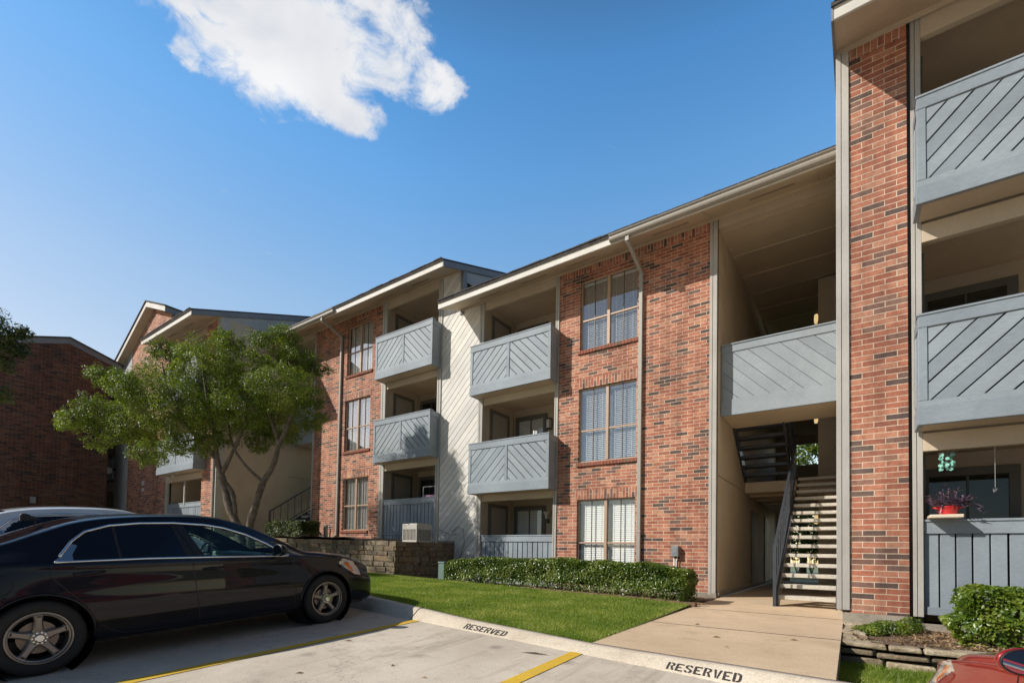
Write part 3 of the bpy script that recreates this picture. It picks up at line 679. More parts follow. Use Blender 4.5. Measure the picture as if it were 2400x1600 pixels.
def lettering(x0, x1, lo=0.10, hi=1.0):
    b = MB(); word = 'RESERVED'; st = (x1 - x0) / (len(word) - 0.12)
    for k, ch in enumerate(word):
        for poly in LET[ch]:
            q = []
            jx, jz = R.uniform(-.02, .02), R.uniform(-.02, .02)
            for u, v in poly:
                x = x0 + st * (k + u * 1.36) + jx * st; t = lo + (hi - lo) * (v + jz)
                pr = prof(x); (d0, z0), (d1, z1) = pr[1], pr[2]
                L = math.hypot(d1 - d0, z1 - z0); ny, nz = -(z1 - z0) / L, (d1 - d0) / L
                q.append((x, kf(x) + d0 + (d1 - d0) * t + ny * 0.003, z0 + (z1 - z0) * t + nz * 0.003))
            b.poly(q)
    b.build('reserved_lettering', STENCIL, kerb)
lettering(-3.92, -3.22); lettering(-1.31, -0.70)
# lawn, beds, walk
lawn = gridsheet('lawn', [-30 + 27.82 * i / 90 for i in range(91)], lambda x: (kf(x) + 0.272, 8.32), lawn_z, SOIL, 14, None, 'structure')
gridsheet('mulch_bed', [-9.3 + 7.12 * i / 24 for i in range(25)], lambda x: (8.3, 10.6), lambda x, y: lawn_z(x, y) + 0.012 + 0.02 * math.sin(x * 5 + y * 7) * min(1, (y - 8.3) * 2), MULCH, 8, None, 'structure')
def walk_z(x, y):
    y0 = kf(x) + 0.272; k = kt(x) - 0.001
    return k + (-0.84 - k) * min(1, (y - y0) / 4.0)
walk = gridsheet('sidewalk', [-2.18 + 2.085 * i / 8 for i in range(9)], lambda x: (kf(x) + 0.272, 21.0), walk_z, WALK, 40, None, 'structure')
sd = MB()
for k in range(12):
    ya, yb = 4.27 + k * 0.32, 4.27 + (k + 1) * 0.32
    sd.poly([(-0.095, ya, walk_z(-.095, ya)), (-0.095, yb, walk_z(-.095, yb)), (-0.10, yb, -1.3), (-0.10, ya, -1.3)])
sd.build('slab_side', FOUND, walk)
jt = MB()
for y in (6.3, 8.15): jt.bar((-2.16, y, walk_z(-2, y) + 0.001), (-0.1, y - 0.1, walk_z(-.1, y) + 0.001), 0.008, 0.004)
jt.build('walk_joint', STENCIL, walk)
ed = MB()
for k in range(14):
    xa, xb = -5.6 + k * 0.25, -5.6 + (k + 1) * 0.25
    ed.prism([(xa + .002, 8.27 - .01*math.sin(k)), (xb - .002, 8.27 - .01*math.sin(k + 1)), (xb - .002, 8.39), (xa + .002, 8.39)], 'z', lawn_z(xa, 8.3) - 0.05, lawn_z(xa, 8.3) + 0.028)
tag(ed.build('bed_edging', EDGE, None, bevel=0.008), 'low brown edging strip between the lawn and the clipped hedge', 'edging')
# grass blades
def blades(name, n, sampler, zf, hgt, mat):
    xy = sampler(n); n = len(xy)
    z = np.array([zf(a, c) for a, c in xy]); h = hgt * rng.uniform(0.5, 1.3, n); ang = rng.uniform(0, 6.283, n); w = 0.0042 * rng.uniform(.7, 1.4, n)
    lean = rng.normal(0, 0.45, (n, 2)) * h[:, None]
    v = np.zeros((n, 3, 3)); v[:, 0, 0] = xy[:, 0] - np.cos(ang) * w; v[:, 0, 1] = xy[:, 1] - np.sin(ang) * w; v[:, 1, 0] = xy[:, 0] + np.cos(ang) * w; v[:, 1, 1] = xy[:, 1] + np.sin(ang) * w
    v[:, 0, 2] = v[:, 1, 2] = z - 0.004; v[:, 2, 0] = xy[:, 0] + lean[:, 0]; v[:, 2, 1] = xy[:, 1] + lean[:, 1]; v[:, 2, 2] = z + h
    o = npmesh(name, v.reshape(-1, 3), np.arange(n * 3).reshape(n, 3), mat); tag(o, kind='stuff'); return o
def smp(n):
    x = rng.uniform(-11.5, -2.19, n); y0 = np.array([kf(a) + 0.262 for a in x]); y = y0 + (8.27 - y0) * rng.uniform(0, 1, n) ** 1.25
    return np.stack([x, y], 1)
tag(blades('grass', 230000, smp, lawn_z, 0.036, BLADE), 'short mown green lawn sloping from the kerb up to the hedge and stone wall', 'grass')
def pgz(x, y): return -1.03 - 0.05 * (y - 4.3)
gridsheet('verge', [-0.1 + 4.5 * i / 12 for i in range(13)], lambda x: (kf(x) + 0.272, 6.42), pgz, SOIL, 6, None, 'structure')
def smp2(n):
    x = rng.uniform(-0.09, 1.6, n); y = rng.uniform(4.3, 6.28, n)
    k = rng.uniform(0, 1, n) < 0.35 + 0.65 * (np.sin(x * 9 + 1) * np.cos(y * 7) > -0.2)
    k &= y > np.array([kf(a) + 0.29 for a in x])
    return np.stack([x[k], y[k]], 1)
tag(blades('grass', 26000, smp2, pgz, 0.06, BLADE), 'patchy grass below the low stone wall beside the red car', 'grass')

# ------------------------------------------------------------------ stone walls
def stones(bld, p0, p1, zt0, zt1, zb, depth, rows, lmin, lmax, nrm, mi=0, rough=0.02, gapw=0.018):
    """courses of irregular blocks along p0->p1, fronts pushed out along nrm"""
    p0 = Vector(p0); p1 = Vector(p1); L = (p1 - p0).length; d = (p1 - p0) / L; nrm = Vector(nrm)
    z = zb
    hs = [R.uniform(0.75, 1.3) for _ in range(rows)]; sm = sum(hs)
    for r_ in range(rows):
        f0 = sum(hs[:r_]) / sm; f1 = sum(hs[:r_ + 1]) / sm; s = -R.uniform(0, lmax)
        while s < L:
            l = R.uniform(lmin, lmax); a, e = max(s, 0), min(s + l - gapw, L)
            if e - a > 0.05:
                out = R.uniform(-rough, rough)
                vs = []
                for (t, f) in ((a, f0), (e, f0), (e, f1), (a, f1)):
                    zt = zt0 + (zt1 - zt0) * t / L; zz = zb + (zt - zb) * f + (gapw * 0.5 if f == f0 else -gapw * 0.5) + R.uniform(-.008, .008)
                    q = p0 + d * (t + R.uniform(-.006, .006)); vs.append((q, zz))
                i = len(bld.v); cm = mi if mi else R.choice([0, 0, 2, 3, 4])
                for q, zz in vs: bld.v.append((q.x - nrm.x * depth, q.y - nrm.y * depth, zz))
                for q, zz in vs:
                    o = out + R.uniform(-.008, .008); bld.v.append((q.x + nrm.x * o, q.y + nrm.y * o, zz))
                for f in ((0,1,2,3),(7,6,5,4),(4,5,1,0),(5,6,2,1),(6,7,3,2),(7,4,0,3)): bld.f.append(tuple(i + k for k in f)); bld.m.append(cm)
            s += l
rw = thing('retaining_wall', 'mossy grey-brown stone retaining wall below the raised bed with the air conditioner', 'wall', (-12, 8.4, -0.6))
sb = MB(); stones(sb, (-18.3, 8.25, 0), (-9.40, 8.25, 0), 0.38, 0.23, -0.80, 0.22, 8, 0.18, 0.55, (0, -1, 0)); stones(sb, (-9.39, 8.26, 0), (-9.39, 10.44, 0), 0.23, 0.24, -0.95, 0.22, 9, 0.18, 0.5, (1, 0, 0))
sb.build('stonework', [STONE, STONEL, STONE2, STONE3, STONEM], rw, bevel=0.014, seg=2)
MB().box(-18.3, -9.42, 8.275, 8.5, -0.9, 0.19).box(-9.6, -9.415, 8.5, 10.44, -1.0, 0.19).build('mortar_core', MORT, rw)
bed = gridsheet('raised_bed', [-18.4 + 9.0 * i / 20 for i in range(21)], lambda x: (8.30, 10.6), lambda x, y: 0.20 + (0.16 * min(1, max(0, (-9.6 - x) / 3))) + 0.03 * math.sin(x * 4 + y * 5), MULCH, 8, None, 'structure')
pw = thing('planter_wall', 'low dry-laid wall of pale and brown stones edging the planter beside the walk', 'wall', (0.6, 6.4, -1.1))
sb = MB(); stones(sb, (-0.10, 6.30, 0), (3.6, 6.22, 0), -0.945, -0.965, -1.15, 0.25, 2, 0.30, 0.52, (0, -1, 0), 0, 0.03, 0.03)
stones(sb, (-0.11, 6.26, 0), (3.6, 6.17, 0), -0.865, -0.885, -0.940, 0.30, 1, 0.28, 0.60, (0, -1, 0), 1, 0.03, 0.02)
for k in range(5): # the flat stones stepping up to the brick foot
    y = 6.62 + k * 0.27; sb.box(-0.10 - R.uniform(0, .02), 0.16 + R.uniform(-.05, .1), y, y + 0.25, -0.93, -0.862 + R.uniform(-.012, .02), 1)
sb.build('stonework', [STONE3, STONEL, STONE3, STONEL, STONE], pw, bevel=0.016, seg=2)
gridsheet('planting_bed', [-0.08 + 4.4 * i / 16 for i in range(17)], lambda x: (6.36, 8.3), lambda x, y: -0.895 + 0.012 * math.sin(x * 9 + y * 6) + 0.02 * math.sin(x * 3.1) , MULCH, 10, None, 'structure')

# ------------------------------------------------------------------ block B (middle, behind hedge)
def post(parent, x0, x1, y, z0, z1, mat=GREY, d=0.14):
    b = MB(); m = x0 + (x1 - x0) * 0.42
    b.box(x0, m - 0.002, y, y + d, z0, z1); b.box(m + 0.002, x1, y + 0.006, y + d, z0, z1)
    return b.build('post', mat, parent, bevel=0.005)
def beams(parent, x0, x1, y, zs, head=None):
    for z0, z1 in zs + ([head] if head else []): MB().box(x0, x1, y, y + 0.09, z0, z1).build('beam', CREAM, parent, bevel=0.004)

B = thing('apartment_building', 'middle apartment block with three blinded windows and two balconies above the long hedge', 'building', (-5.5, 10.6, -0.8))
holesB = [(-5.45, -3.99, 4.955, 6.68), (-5.46, -3.99, 2.20, 4.01), (-5.47, -4.0, -0.50, 1.30)]
wall('wall', -6.025, -2.417, -0.76, 7.10, F, holesB, BRX, B)
window(B, *holesB[0], F, 5.70, GLASSB, 'full'); window(B, *holesB[1], F, 2.98, GLASSB, 'full'); window(B, *holesB[2], F, 0.262, GLASS, 'full', tilt=1.15)
for h in holesB[1:]: soldier(B, h[0] - 0.05, h[1] + 0.05, h[3], F)
soldier(B, -6.02, -2.42, 6.83, F)
MB().box(-6.05, -2.26, F - 0.03, F + 0.3, -1.2, -0.762).build('foundation', FOUND, B)
diag_boards('siding', -10.06, -8.60, -0.95, 7.05, F - 0.01, 1, B, SIDING, 0.235, 0.013, 0.02, 0.3)
post(B, -8.60, -8.443, F - 0.045, -0.95, 6.98); post(B, -6.13, -6.028, F - 0.03, -0.95, 7.03); post(B, -2.417, -2.27, F - 0.035, -0.80, 7.02)
recess(B, -8.443, -6.13, F, (-0.80, 1.90, 4.60), 7.1, 1.5)
beams(B, -8.443, -6.13, F, [(1.39, 1.60), (4.09, 4.30)], (6.80, 7.05))
balcony(B, -8.60, -6.03, 10.08, F - 0.03, 5.62, [-7.32]); balcony(B, -8.60, -6.035, 10.08, F - 0.03, 2.92, [-7.33])
picket_rail(B, -8.443, -6.13, F + 0.02, 0.43, -0.85)
eave(B, -9.37, -0.17, F, 7.07, 6.70, x0b=-9.235, vents=(-8.3, -6.9, -5.6, -3.5, -1.6))
gutter(B, -4.26, -0.17, 9.6, 6.66); downpipe(B, -3.89, F, 6.40, -0.70, 9.53, -3.86, 6.70)
# ---- block A
A = thing('apartment_building', 'apartment block raised behind the stone retaining wall, its patio rail in tree shade', 'building', (-13, 10.6, 0.4))
holesA = [(-14.70, -13.32, 6.14, 7.89), (-14.75, -13.36, 3.44, 5.25), (-14.76, -13.36, 0.66, 2.49)]
wall('wall', -16.6, -12.78, 0.30, 8.30, F, holesA, BRX, A)
window(A, *holesA[0], F, 6.95, GLASSB, False); window(A, *holesA[1], F, 4.27, GLASSB, 'full'); window(A, *holesA[2], F, 1.52, GLASSB, False)
for h in holesA[1:]: soldier(A, h[0] - 0.05, h[1] + 0.05, h[3], F)
soldier(A, -16.58, -12.8, 8.03, F)
MB().box(-16.62, -9.4, F - 0.03, F + 0.3, -0.9, 0.301).build('foundation', FOUND, A)
diag_boards('siding', -10.06, -9.36, 7.06, 8.24, F - 0.01, 1, A, SIDING, 0.235, 0.013, 0.02, 0.1)
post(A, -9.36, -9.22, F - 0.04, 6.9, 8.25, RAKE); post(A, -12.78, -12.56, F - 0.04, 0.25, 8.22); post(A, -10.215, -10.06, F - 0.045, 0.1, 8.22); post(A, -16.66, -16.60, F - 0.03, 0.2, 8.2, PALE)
recess(A, -12.56, -10.215, F, (0.40, 3.08, 5.78), 8.3, 1.5, dark=True)
beams(A, -12.56, -10.215, F, [(2.58, 2.79), (5.28, 5.49)], (7.98, 8.25))
balcony(A, -12.64, -10.08, 10.08, F - 0.03, 6.835, [-11.34]); balcony(A, -12.64, -10.10, 10.08, F - 0.03, 4.13, [-11.38])
picket_rail(A, -12.56, -10.215, F + 0.02, 1.60, 0.36)
eave(A, -18.42, -9.235, F, 8.27, 7.87, right_rake=True, vents=(-16.6, -15.0, -12.6, -11.0))
gutter(A, -18.40, -14.13, 9.6, 7.83); downpipe(A, -14.98, F, 7.62, 0.45, 9.53, -14.80, 7.87)

# ---- stairwell passages (part of the block on their left or right)
def passage(parent, xl, xr, dz, stair_label, right=True, detail=True):
    b = MB(); z0, z1 = -0.84 + dz, 7.3 + dz
    b.poly([(xl, F + 0.02, z0 + 0.10), (xl, 20, z0 + 0.10), (xl, 20, z1), (xl, F + 0.02, z1)])
    b.build('passage_wall', CREAM, parent)
    s = MB(); s.box(xl + 0.002, xl + 0.006, F + 0.05, 13.6, 1.66 + dz, 1.672 + dz); s.box(xl + 0.002, xl + 0.035, F + 0.02, 20, z0, z0 + 0.10, 1)
    for i, yy in enumerate((14.6, 17.0)): s.box(xl + 0.003, xl + 0.03, yy, yy + 1.0, z0, z0 + 2.1, 2)
    s.build('passage_trim', [TRIMD, FOUND, TRIMD], parent)
    sl = MB()
    sl.box(xl + 0.01, xr - 0.002, 13.6, 20, 1.635 + dz, 1.897 + dz); sl.box(xl + 0.01, xr - 0.002, 13.6, 20, 4.335 + dz, 4.597 + dz)
    sl.box(xl + 0.01, xr - 0.002, 10.80, 12.07, 2.96 + dz, 3.22 + dz)
    for k in range(4): sl.box(xl + 0.012, xr - 0.004, 14.3 + k * 1.2, 14.36 + k * 1.2, 1.60 + dz, 1.634 + dz)
    sl.build('landing', SOFF, parent)
    ce = MB(); cz = lambda y: 6.86 + dz + (y - 10.6) * 0.079
    ce.prism([(F + 0.08, cz(F + .08)), (20, cz(20)), (20, cz(20) + 0.05), (F + 0.08, cz(F + .08) + 0.05)], 'x', xl, xr)
    for k in range(8):
        y = 10.75 + k * 1.22 * 0.98; ce.prism([(y, cz(y) - 0.018), (y + 0.06, cz(y + .06) - 0.018), (y + 0.06, cz(y + .06)), (y, cz(y))], 'x', xl, xr, 1)
    ce.box(xl, xr, F, F + 0.09, 6.83 + dz, 7.06 + dz); ce.build('passage_ceiling', [SOFF, CREAM], parent)
    # bridge rail
    zt = 4.41 + dz; y = 10.75; fr = MB()
    fr.box(xl + .01, xr - .003, y, y + 0.05, zt - 0.15, zt); fr.box(xl + .01, xr - .003, y - 0.02, y + 0.12, zt, zt + 0.03)
    fr.box(xl + .01, xr - .003, y - 0.006, y + 0.05, zt - 1.48, zt - 1.15); fr.box(xl + .011, xl + 0.06, y + 0.004, y + 0.05, zt - 1.149, zt - 0.151)
    r = fr.build('bridge_rail', BLUE, parent, bevel=0.005)
    diag_boards('diagonal_boards', xl + 0.06, xr - .003, zt - 1.15, zt - 0.15, y + 0.014, -1, r, BLUEH, 0.29, 0.011, 0.022, 0.4)
    # end wall with openings to the trees behind, and the wall stub on the right
    ew = MB(); yb = 20.0; xo0, xo1 = xl + 0.45, xr - 0.56
    def pan(xa, xb, za, zb): ew.box(xa, xb, yb, yb + 0.12, za + dz, zb + dz)
    pan(xl, xo0, -0.9, 7.8); pan(xo1, xr, -0.9, 7.8); pan(xo0, xo1, 1.5, 3.30); pan(xo0, xo1, 4.05, 6.0)
    ew.build('end_wall', CREAM, parent)
    if right:
        st = MB(); st.box(xr - 0.515, xr - 0.004, 14.35, 19.98, -0.84 + dz, 7.1 + dz); st.build('wall_stub', CREAM, parent)
def staircase(label, flights, xl, xr, dark=False):
    """flights: (x0,x1,y0,z0,n,rise,run,dir) of open-riser concrete treads"""
    t = thing('staircase', label, 'staircase', ((flights[0][0] + flights[0][1]) / 2, flights[0][2], flights[0][3]))
    for (x0, x1, y0, z0, n, rise, run, dr, rail) in flights:
        for k in range(n):
            y = y0 + dr * run * k; z = z0 + rise * (k + 1); b = MB()
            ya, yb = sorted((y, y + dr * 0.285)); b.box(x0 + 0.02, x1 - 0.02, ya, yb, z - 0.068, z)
            b.build('tread', STEEL if dark else TREAD, t, bevel=0.006)  # dark treads put the upper flight's silhouette shade into the colour
        for xs in (x0, x1 - 0.03):
            b = MB(); ang = Vector((0, dr * run, rise)).normalized()
            b.bar((xs + 0.015, y0 - dr * 0.10, z0 + 0.02), (xs + 0.015, y0 + dr * run * n, z0 + rise * n + 0.02), 0.035, 0.24, up=(1, 0, 0)) if False else b.prism([(y0 - dr*0.06, z0), (y0 + dr*0.14, z0), (y0 + dr*run*n, z0 + rise*(n - 0.75)), (y0 + dr*run*n, z0 + rise*(n + .35)), (y0 - dr*0.06, z0 + rise*1.25)], 'x', xs, xs + 0.03)
            b.build('stringer', STEEL, t)
        if rail:
            xs = x0 - 0.02 if rail < 0 else x1 + 0.02; hr = MB(); P = lambda k, h: (xs, y0 + dr * run * k, z0 + rise * (k + 1) + h)
            hr.bar(P(-0.35, 0.90), P(n, 0.90), 0.045, 0.045, up=(1, 0, 0)); hr.bar(P(-0.35, 0.12), P(n, 0.12), 0.03, 0.03, up=(1, 0, 0))
            hr.build('handrail', STEEL, t, bevel=0.004)
            bl = MB(); bl.box(xs - 0.024, xs + 0.024, y0 - dr*run*.4 - 0.024, y0 - dr*run*.4 + 0.024, z0 - 0.0, P(-0.35, 0.92)[2]); bl.build('newel_post', STEEL, t)
            for k in range(n):
                p = P(k + 0.1, 0.1); bl = MB(); bl.box(p[0] - 0.009, p[0] + 0.009, p[1] - 0.009, p[1] + 0.009, p[2], p[2] + 0.8); bl.build('baluster', STEEL, t)
    return t
passage(B, -2.255, -0.17, 0.0, '')
staircase('open staircase with pale concrete treads rising beside the tall brick pier', [(-1.06, -0.18, 9.49, -0.84, 15, 0.1825, 0.272, 1, -1)], -1.06, -0.18)
staircase('shade-darkened upper staircase hanging from the left passage wall above the ground floor corridor', [(-2.23, -1.20, 13.60, 1.897, 7, 0.185, 0.25, -1, 1)], 0, 0, True)
passage(A, -18.41, -16.62, 1.18, '', right=False)
staircase('shaded staircase with black rail behind the small clipped shrub', [(-17.45, -16.68, 9.49, 0.34, 15, 0.1825, 0.272, 1, -1)], 0, 0)
hl = MB(); hl.bar((-17.35, 9.3, 0.34), (-17.35, 9.3, 1.25), 0.05, 0.05); hl.build('handrail_stub', STEEL, A)

# ---- block R (right) and its twin C (left)
def tall_block(parent, side, X, dz, zlow, brick_x, post_x, open_x, bal_x, trim_x, mids, dirs):
    z = lambda v: v + dz
    wall('wall', brick_x[0], brick_x[1], zlow, z(7.12), G, [], BRX, parent)
    soldier(parent, brick_x[0] + .003, brick_x[1] - .003, z(6.86), G)
    post(parent, trim_x[0], trim_x[1], G - 0.035, zlow + 0.03, z(7.06), GREY, 0.3)
    post(parent, post_x[0], post_x[1], G + 0.03, zlow, z(7.07))
    ga, gb = (brick_x[1], post_x[0]) if side > 0 else (post_x[1], brick_x[0]) if post_x[1] > brick_x[0] - 0.3 else (brick_x[0] - 0.05, brick_x[0])
    MB().box(ga + 0.001, gb - 0.001, G + 0.10, G + 0.2, zlow, z(7.07)).build('shade_filler', TRIMD, parent)  # dark strip painted for the shade beside the brick return
    recess(parent, open_x[0], open_x[1], G + 0.03, (z(-0.80), z(1.90), z(4.60)), z(7.15), 1.7, closet=side > 0, slider=True, dark=True)
    beams(parent, open_x[0], open_x[1], G + 0.03, [(z(1.37), z(1.60)), (z(4.06), z(4.30))], (z(6.78), z(7.06)))
    for zt in (5.63, 2.93): balcony(parent, bal_x[0], bal_x[1], 7.5, G - 0.01, z(zt), mids, (True, True), dirs, (0.142, 1.03, 1.105, 1.32))
    picket_rail(parent, open_x[0], open_x[1], G + 0.10, z(0.48), z(-0.69), 0.0)
RB = thing('apartment_building', 'tall right hand apartment block with brick pier and large blue-grey diagonal board balconies', 'building', (2.0, 9.0, -0.8))
tall_block(RB, 1, 0, 0.0, -0.72, (-0.016, 0.60), (0.64, 0.745), (0.745, 4.3), (0.66, 4.35), (-0.166, -0.018), [2.5], (1, -1))
MB().box(-0.10, 0.62, G - 0.05, G + 0.4, -1.15, -0.722).box(0.62, 4.4, G + 0.06, G + 0.4, -1.15, -0.80).build('foundation', FOUND, RB)
MB().box(-0.162, -0.02, G + 0.28, 20.2, -0.9, 7.05).build('side_wall', CREAM, RB)
eave(RB, -0.166, 4.6, G, 7.085, 6.72, left_rake=True, over=0.88, rear=15.5, vents=(1.3, 2.9))
wall('wall', 4.3, 6.2, -0.8, 7.1, G, [], BRX, RB)
CB = thing('apartment_building', 'left apartment block behind the spreading tree, a projecting bay with cream side wall', 'building', (-20.5, 9.0, 0.4))
tall_block(CB, -1, 0, 1.18, -0.6, (-19.62, -18.70), (-22.93, -22.78), (-22.78, -19.67), (-22.62, -19.3), (-18.70, -18.42), [-20.9], (1, -1))
MB().box(-18.44, -18.415, G + 0.25, 20.2, -0.6, 8.25).build('side_wall', CREAM, CB)
MB().box(-21.3, -21.22, G + 0.06, G + 0.12, 1.6, 2.6).build('post', GREY, CB)
eave(CB, -22.9, -18.41, G, 8.27, 7.90, right_rake=True, over=0.97, rear=15.5, vents=(-21.6, -20.2))
MB().tube([(-18.55, G - 0.06, 7.6), (-18.55, G - 0.06, 0.4)], 0.04, 8).build('downpipe', PIPE, CB)
MB().bar((-18.35, 10.2, 7.55), (-18.2, 10.1, 7.45), 0.12, 0.16).build('floodlight', BLACK, CB)
# ---- block D: gable fronted brick wing
D = thing('apartment_building', 'brick gable fronted wing in dappled shade beyond the left block', 'building', (-26, 9, 0.4))
gz = 10.30
b = MB()
for pts in ([(-27.25, -0.6), (-22.92, -0.6), (-22.92, 9.55), (-24.86, gz), (-27.25, 9.0)],): b.poly([(x, G, z) for x, z in pts])
b.build('wall', BRX, D)
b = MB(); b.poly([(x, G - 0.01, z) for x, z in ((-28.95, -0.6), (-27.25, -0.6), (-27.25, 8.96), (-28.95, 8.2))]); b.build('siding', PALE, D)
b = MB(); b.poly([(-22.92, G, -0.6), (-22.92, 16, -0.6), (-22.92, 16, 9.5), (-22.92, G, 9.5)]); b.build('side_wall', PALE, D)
rk = MB(); rk.prism([(-29.9, 7.72), (-24.86, gz - 0.02), (-22.80, 9.52), (-22.80, 9.72), (-24.86, gz + 0.20), (-29.9, 7.94)], 'y', G - 0.30, G - 0.26); rk.build('fascia', FASC, D)
so = MB(); so.prism([(-29.9, 7.76), (-24.86, gz), (-22.80, 9.55), (-22.80, 9.58), (-24.86, gz + 0.03), (-29.9, 7.79)], 'y', G - 0.26, 15); so.build('soffit', SOFF, D)
rf = MB(); rf.prism([(-29.95, 7.94), (-24.86, gz + 0.20), (-22.74, 9.72), (-22.74, 9.77), (-24.86, gz + 0.25), (-29.95, 7.99)], 'y', G - 0.34, 16); rf.build('roof', SHING, D)
MB().box(-22.80, -22.77, G - 0.3, 16, 9.50, 9.72).build('rake_board', RAKE, D)
recess(D, -31.2, -28.95, G, (0.38, 3.08, 5.78), 7.7, 1.2, closet=False, dark=True)
balcony(D, -31.2, -28.95, G - 0.1, G, 4.16, [], (False, False), (1,), (0.14, 0.72, 0.78, 1.0)); balcony(D, -31.2, -28.95, G - 0.1, G, 6.86, [], (False, False), (1,), (0.14, 0.72, 0.78, 1.0))
beams(D, -31.2, -28.95, G, [(2.6, 2.9)])
for z in (2.62, 2.36): tag(MB().box(-25.42, -25.12, G - 0.03, G - 0.004, z, z + (0.2 if z > 2.5 else 0.14)).build('notice_plate', NOTICE, None, bevel=0.004), 'upper pale notice plate on the shaded gable brick wall' if z > 2.5 else 'lower smaller pale notice plate on the shaded gable brick wall', 'notice', 'pale plates on the brick gable')
fl = thing('floodlight', 'grey floodlight on a bracket fixed to the pale siding edge', 'floodlight', (-28.9, 7.8, 3.5))
MB().bar((-28.85, 7.92, 3.62), (-29.0, 7.70, 3.52), 0.06, 0.06).build('bracket', BLACK, fl); MB().lathe([(0.02, 0), (0.10, 0.05), (0.16, 0.26), (0.15, 0.27), (0.0, 0.24)], (-29.05, 7.62, 3.52), 'x', 14).build('lamp_head', FROST, fl)
# ---- building E: brick gable end on the far left, its shade painted into the brick
E_ = thing('apartment_building', 'dark shaded brick gable end of a separate building at far left', 'building', (-32, 4, 0))
Ex = -27.6
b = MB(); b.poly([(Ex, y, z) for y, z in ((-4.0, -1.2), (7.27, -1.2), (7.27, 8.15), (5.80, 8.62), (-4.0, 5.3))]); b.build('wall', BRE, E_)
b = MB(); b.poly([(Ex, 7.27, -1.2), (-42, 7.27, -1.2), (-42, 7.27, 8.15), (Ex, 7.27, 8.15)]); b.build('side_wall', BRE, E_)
rk = MB(); rk.prism([(-4.3, 5.2), (5.80, 8.62), (7.62, 8.04), (7.62, 8.26), (5.80, 8.86), (-4.3, 5.42)], 'x', Ex, Ex + 0.05); rk.build('rake_board', RAKE, E_)
rf = MB(); rf.prism([(-4.4, 5.42), (5.80, 8.86), (7.70, 8.24), (7.70, 8.29), (5.80, 8.91), (-4.4, 5.47)], 'x', -42, Ex + 0.12); rf.build('roof', SHING, E_)
tag(MB().box(Ex + 0.004, Ex + 0.08, 4.80, 4.98, 1.66, 1.92).build('junction_box', METER, None, bevel=0.01), 'small pale electrical box low on the shaded brick gable', 'electrical box')
# ------------------------------------------------------------------ vegetation
def sph(n): return unit(rng.normal(0, 1, (n, 3)))
def tree(name, label, cat, base, limbs, clusters, leafmat, dens, leaf, group=None, shell=0.55, flat=0.75):
    t = thing(name, label, cat, base, group)
    b = MB()
    for pts, r0, r1 in limbs:
        n = len(pts); P = []
        # smooth the polyline a little and add bark irregularity
        for i in range(n - 1):
            for k in range(5):
                u = k / 5; q0, q1, q2, q3 = pts[max(i-1, 0)], pts[i], pts[i+1], pts[min(i+2, n-1)]
                P.append(tuple(0.5 * (2*q1[a] + (q2[a]-q0[a])*u + (2*q0[a]-5*q1[a]+4*q2[a]-q3[a])*u*u + (3*q1[a]-q0[a]-3*q2[a]+q3[a])*u**3) for a in range(3)))
        P.append(pts[-1]); m = len(P)
        b.tube(P, [(r0 + (r1 - r0) * i / (m - 1)) * R.uniform(0.88, 1.14) for i in range(m)], 9)
    b.build('trunk', BARK, t, smooth=True)
    PP = []; NN = []; tw = MB()
    for (x, y, z, r) in clusters:
        n = int(dens * r * r); d = sph(n); rad = r * (shell + (1 - shell) * rng.uniform(0, 1, n) ** 0.6) * (1 + 0.22 * np.sin(d[:, 0] * 5 + x * 3) * np.cos(d[:, 2] * 6 + y * 2) + 0.16 * np.sin(d[:, 1] * 9 + z * 4))
        # sprays: thin out between a few directions so sky shows through
        sp = sph(int(12 + 18 * r)); k = (d @ sp.T).max(1); keep = k > rng.uniform(0.80, 0.94, n)
        d = d[keep]; rad = rad[keep]
        p = d * rad[:, None]; p[:, 2] *= flat
        PP.append(p + (x, y, z)); nn = d.copy(); nn[:, 2] += 0.7; NN.append(nn)
        for q in sp[:8]:
            e = (x + q[0] * r * .85, y + q[1] * r * .85, z + q[2] * r * .85 * flat); tw.tube([(x, y, z), ((x + e[0]) / 2 + R.uniform(-.05, .05), (y + e[1]) / 2, (z + e[2]) / 2 + .04), e], [0.014, 0.01, 0.004], 4, caps=False)
    tw.build('twigs', BARK, t)  # bare bark twigs added inside the leaf clusters, no leaves
    leafmesh('crown', np.concatenate(PP), np.concatenate(NN), leaf, leafmat, t, 0.55, 0.7)
    return t
TC = [(-17.09, 3.77, 3.32, 0.44), (-16.91, 4.3, 3.66, 0.65), (-16.35, 4.21, 4.48, 0.44), (-17.06, 4.27, 2.84, 0.35), (-16.35, 4.91, 3.31, 0.86), (-14.84, 4.52, 3.94, 0.68), (-14.53, 4.66, 2.35, 0.45), (-16.08, 5.58, 5.16, 0.78), (-14.5, 5.27, 3.59, 0.98), (-13.89, 5.59, 4.82, 0.76), (-15.43, 6.48, 4.17, 1.1), (-14.24, 6.02, 2.8, 0.55), (-14.46, 6.72, 5.07, 0.84), (-13.49, 6.52, 3.75, 0.9), (-13.25, 7.05, 5.53, 0.72), (-12.07, 6.67, 4.12, 0.78), (-12.66, 7.47, 5.18, 0.62), (-13.62, 7.44, 3.63, 0.82), (-12.25, 7.5, 4.16, 0.52), (-12.31, 7.76, 3.58, 0.42), (-12.87, 7.19, 5.92, 0.40), (-14.58, 5.33, 2.7, 0.42), (-13.65, 6.87, 2.9, 0.36), (-15.64, 5.16, 5.46, 0.35), (-16.14, 4.48, 4.34, 0.46), (-13.38, 6.03, 5.43, 0.34), (-14.55, 6.27, 5.86, 0.34), (-13.25, 6.68, 5.7, 0.29), (-18.0, 3.74, 3.39, 0.24), (-17.5, 4.15, 4.86, 0.2), (-12.09, 7.83, 4.95, 0.3)]
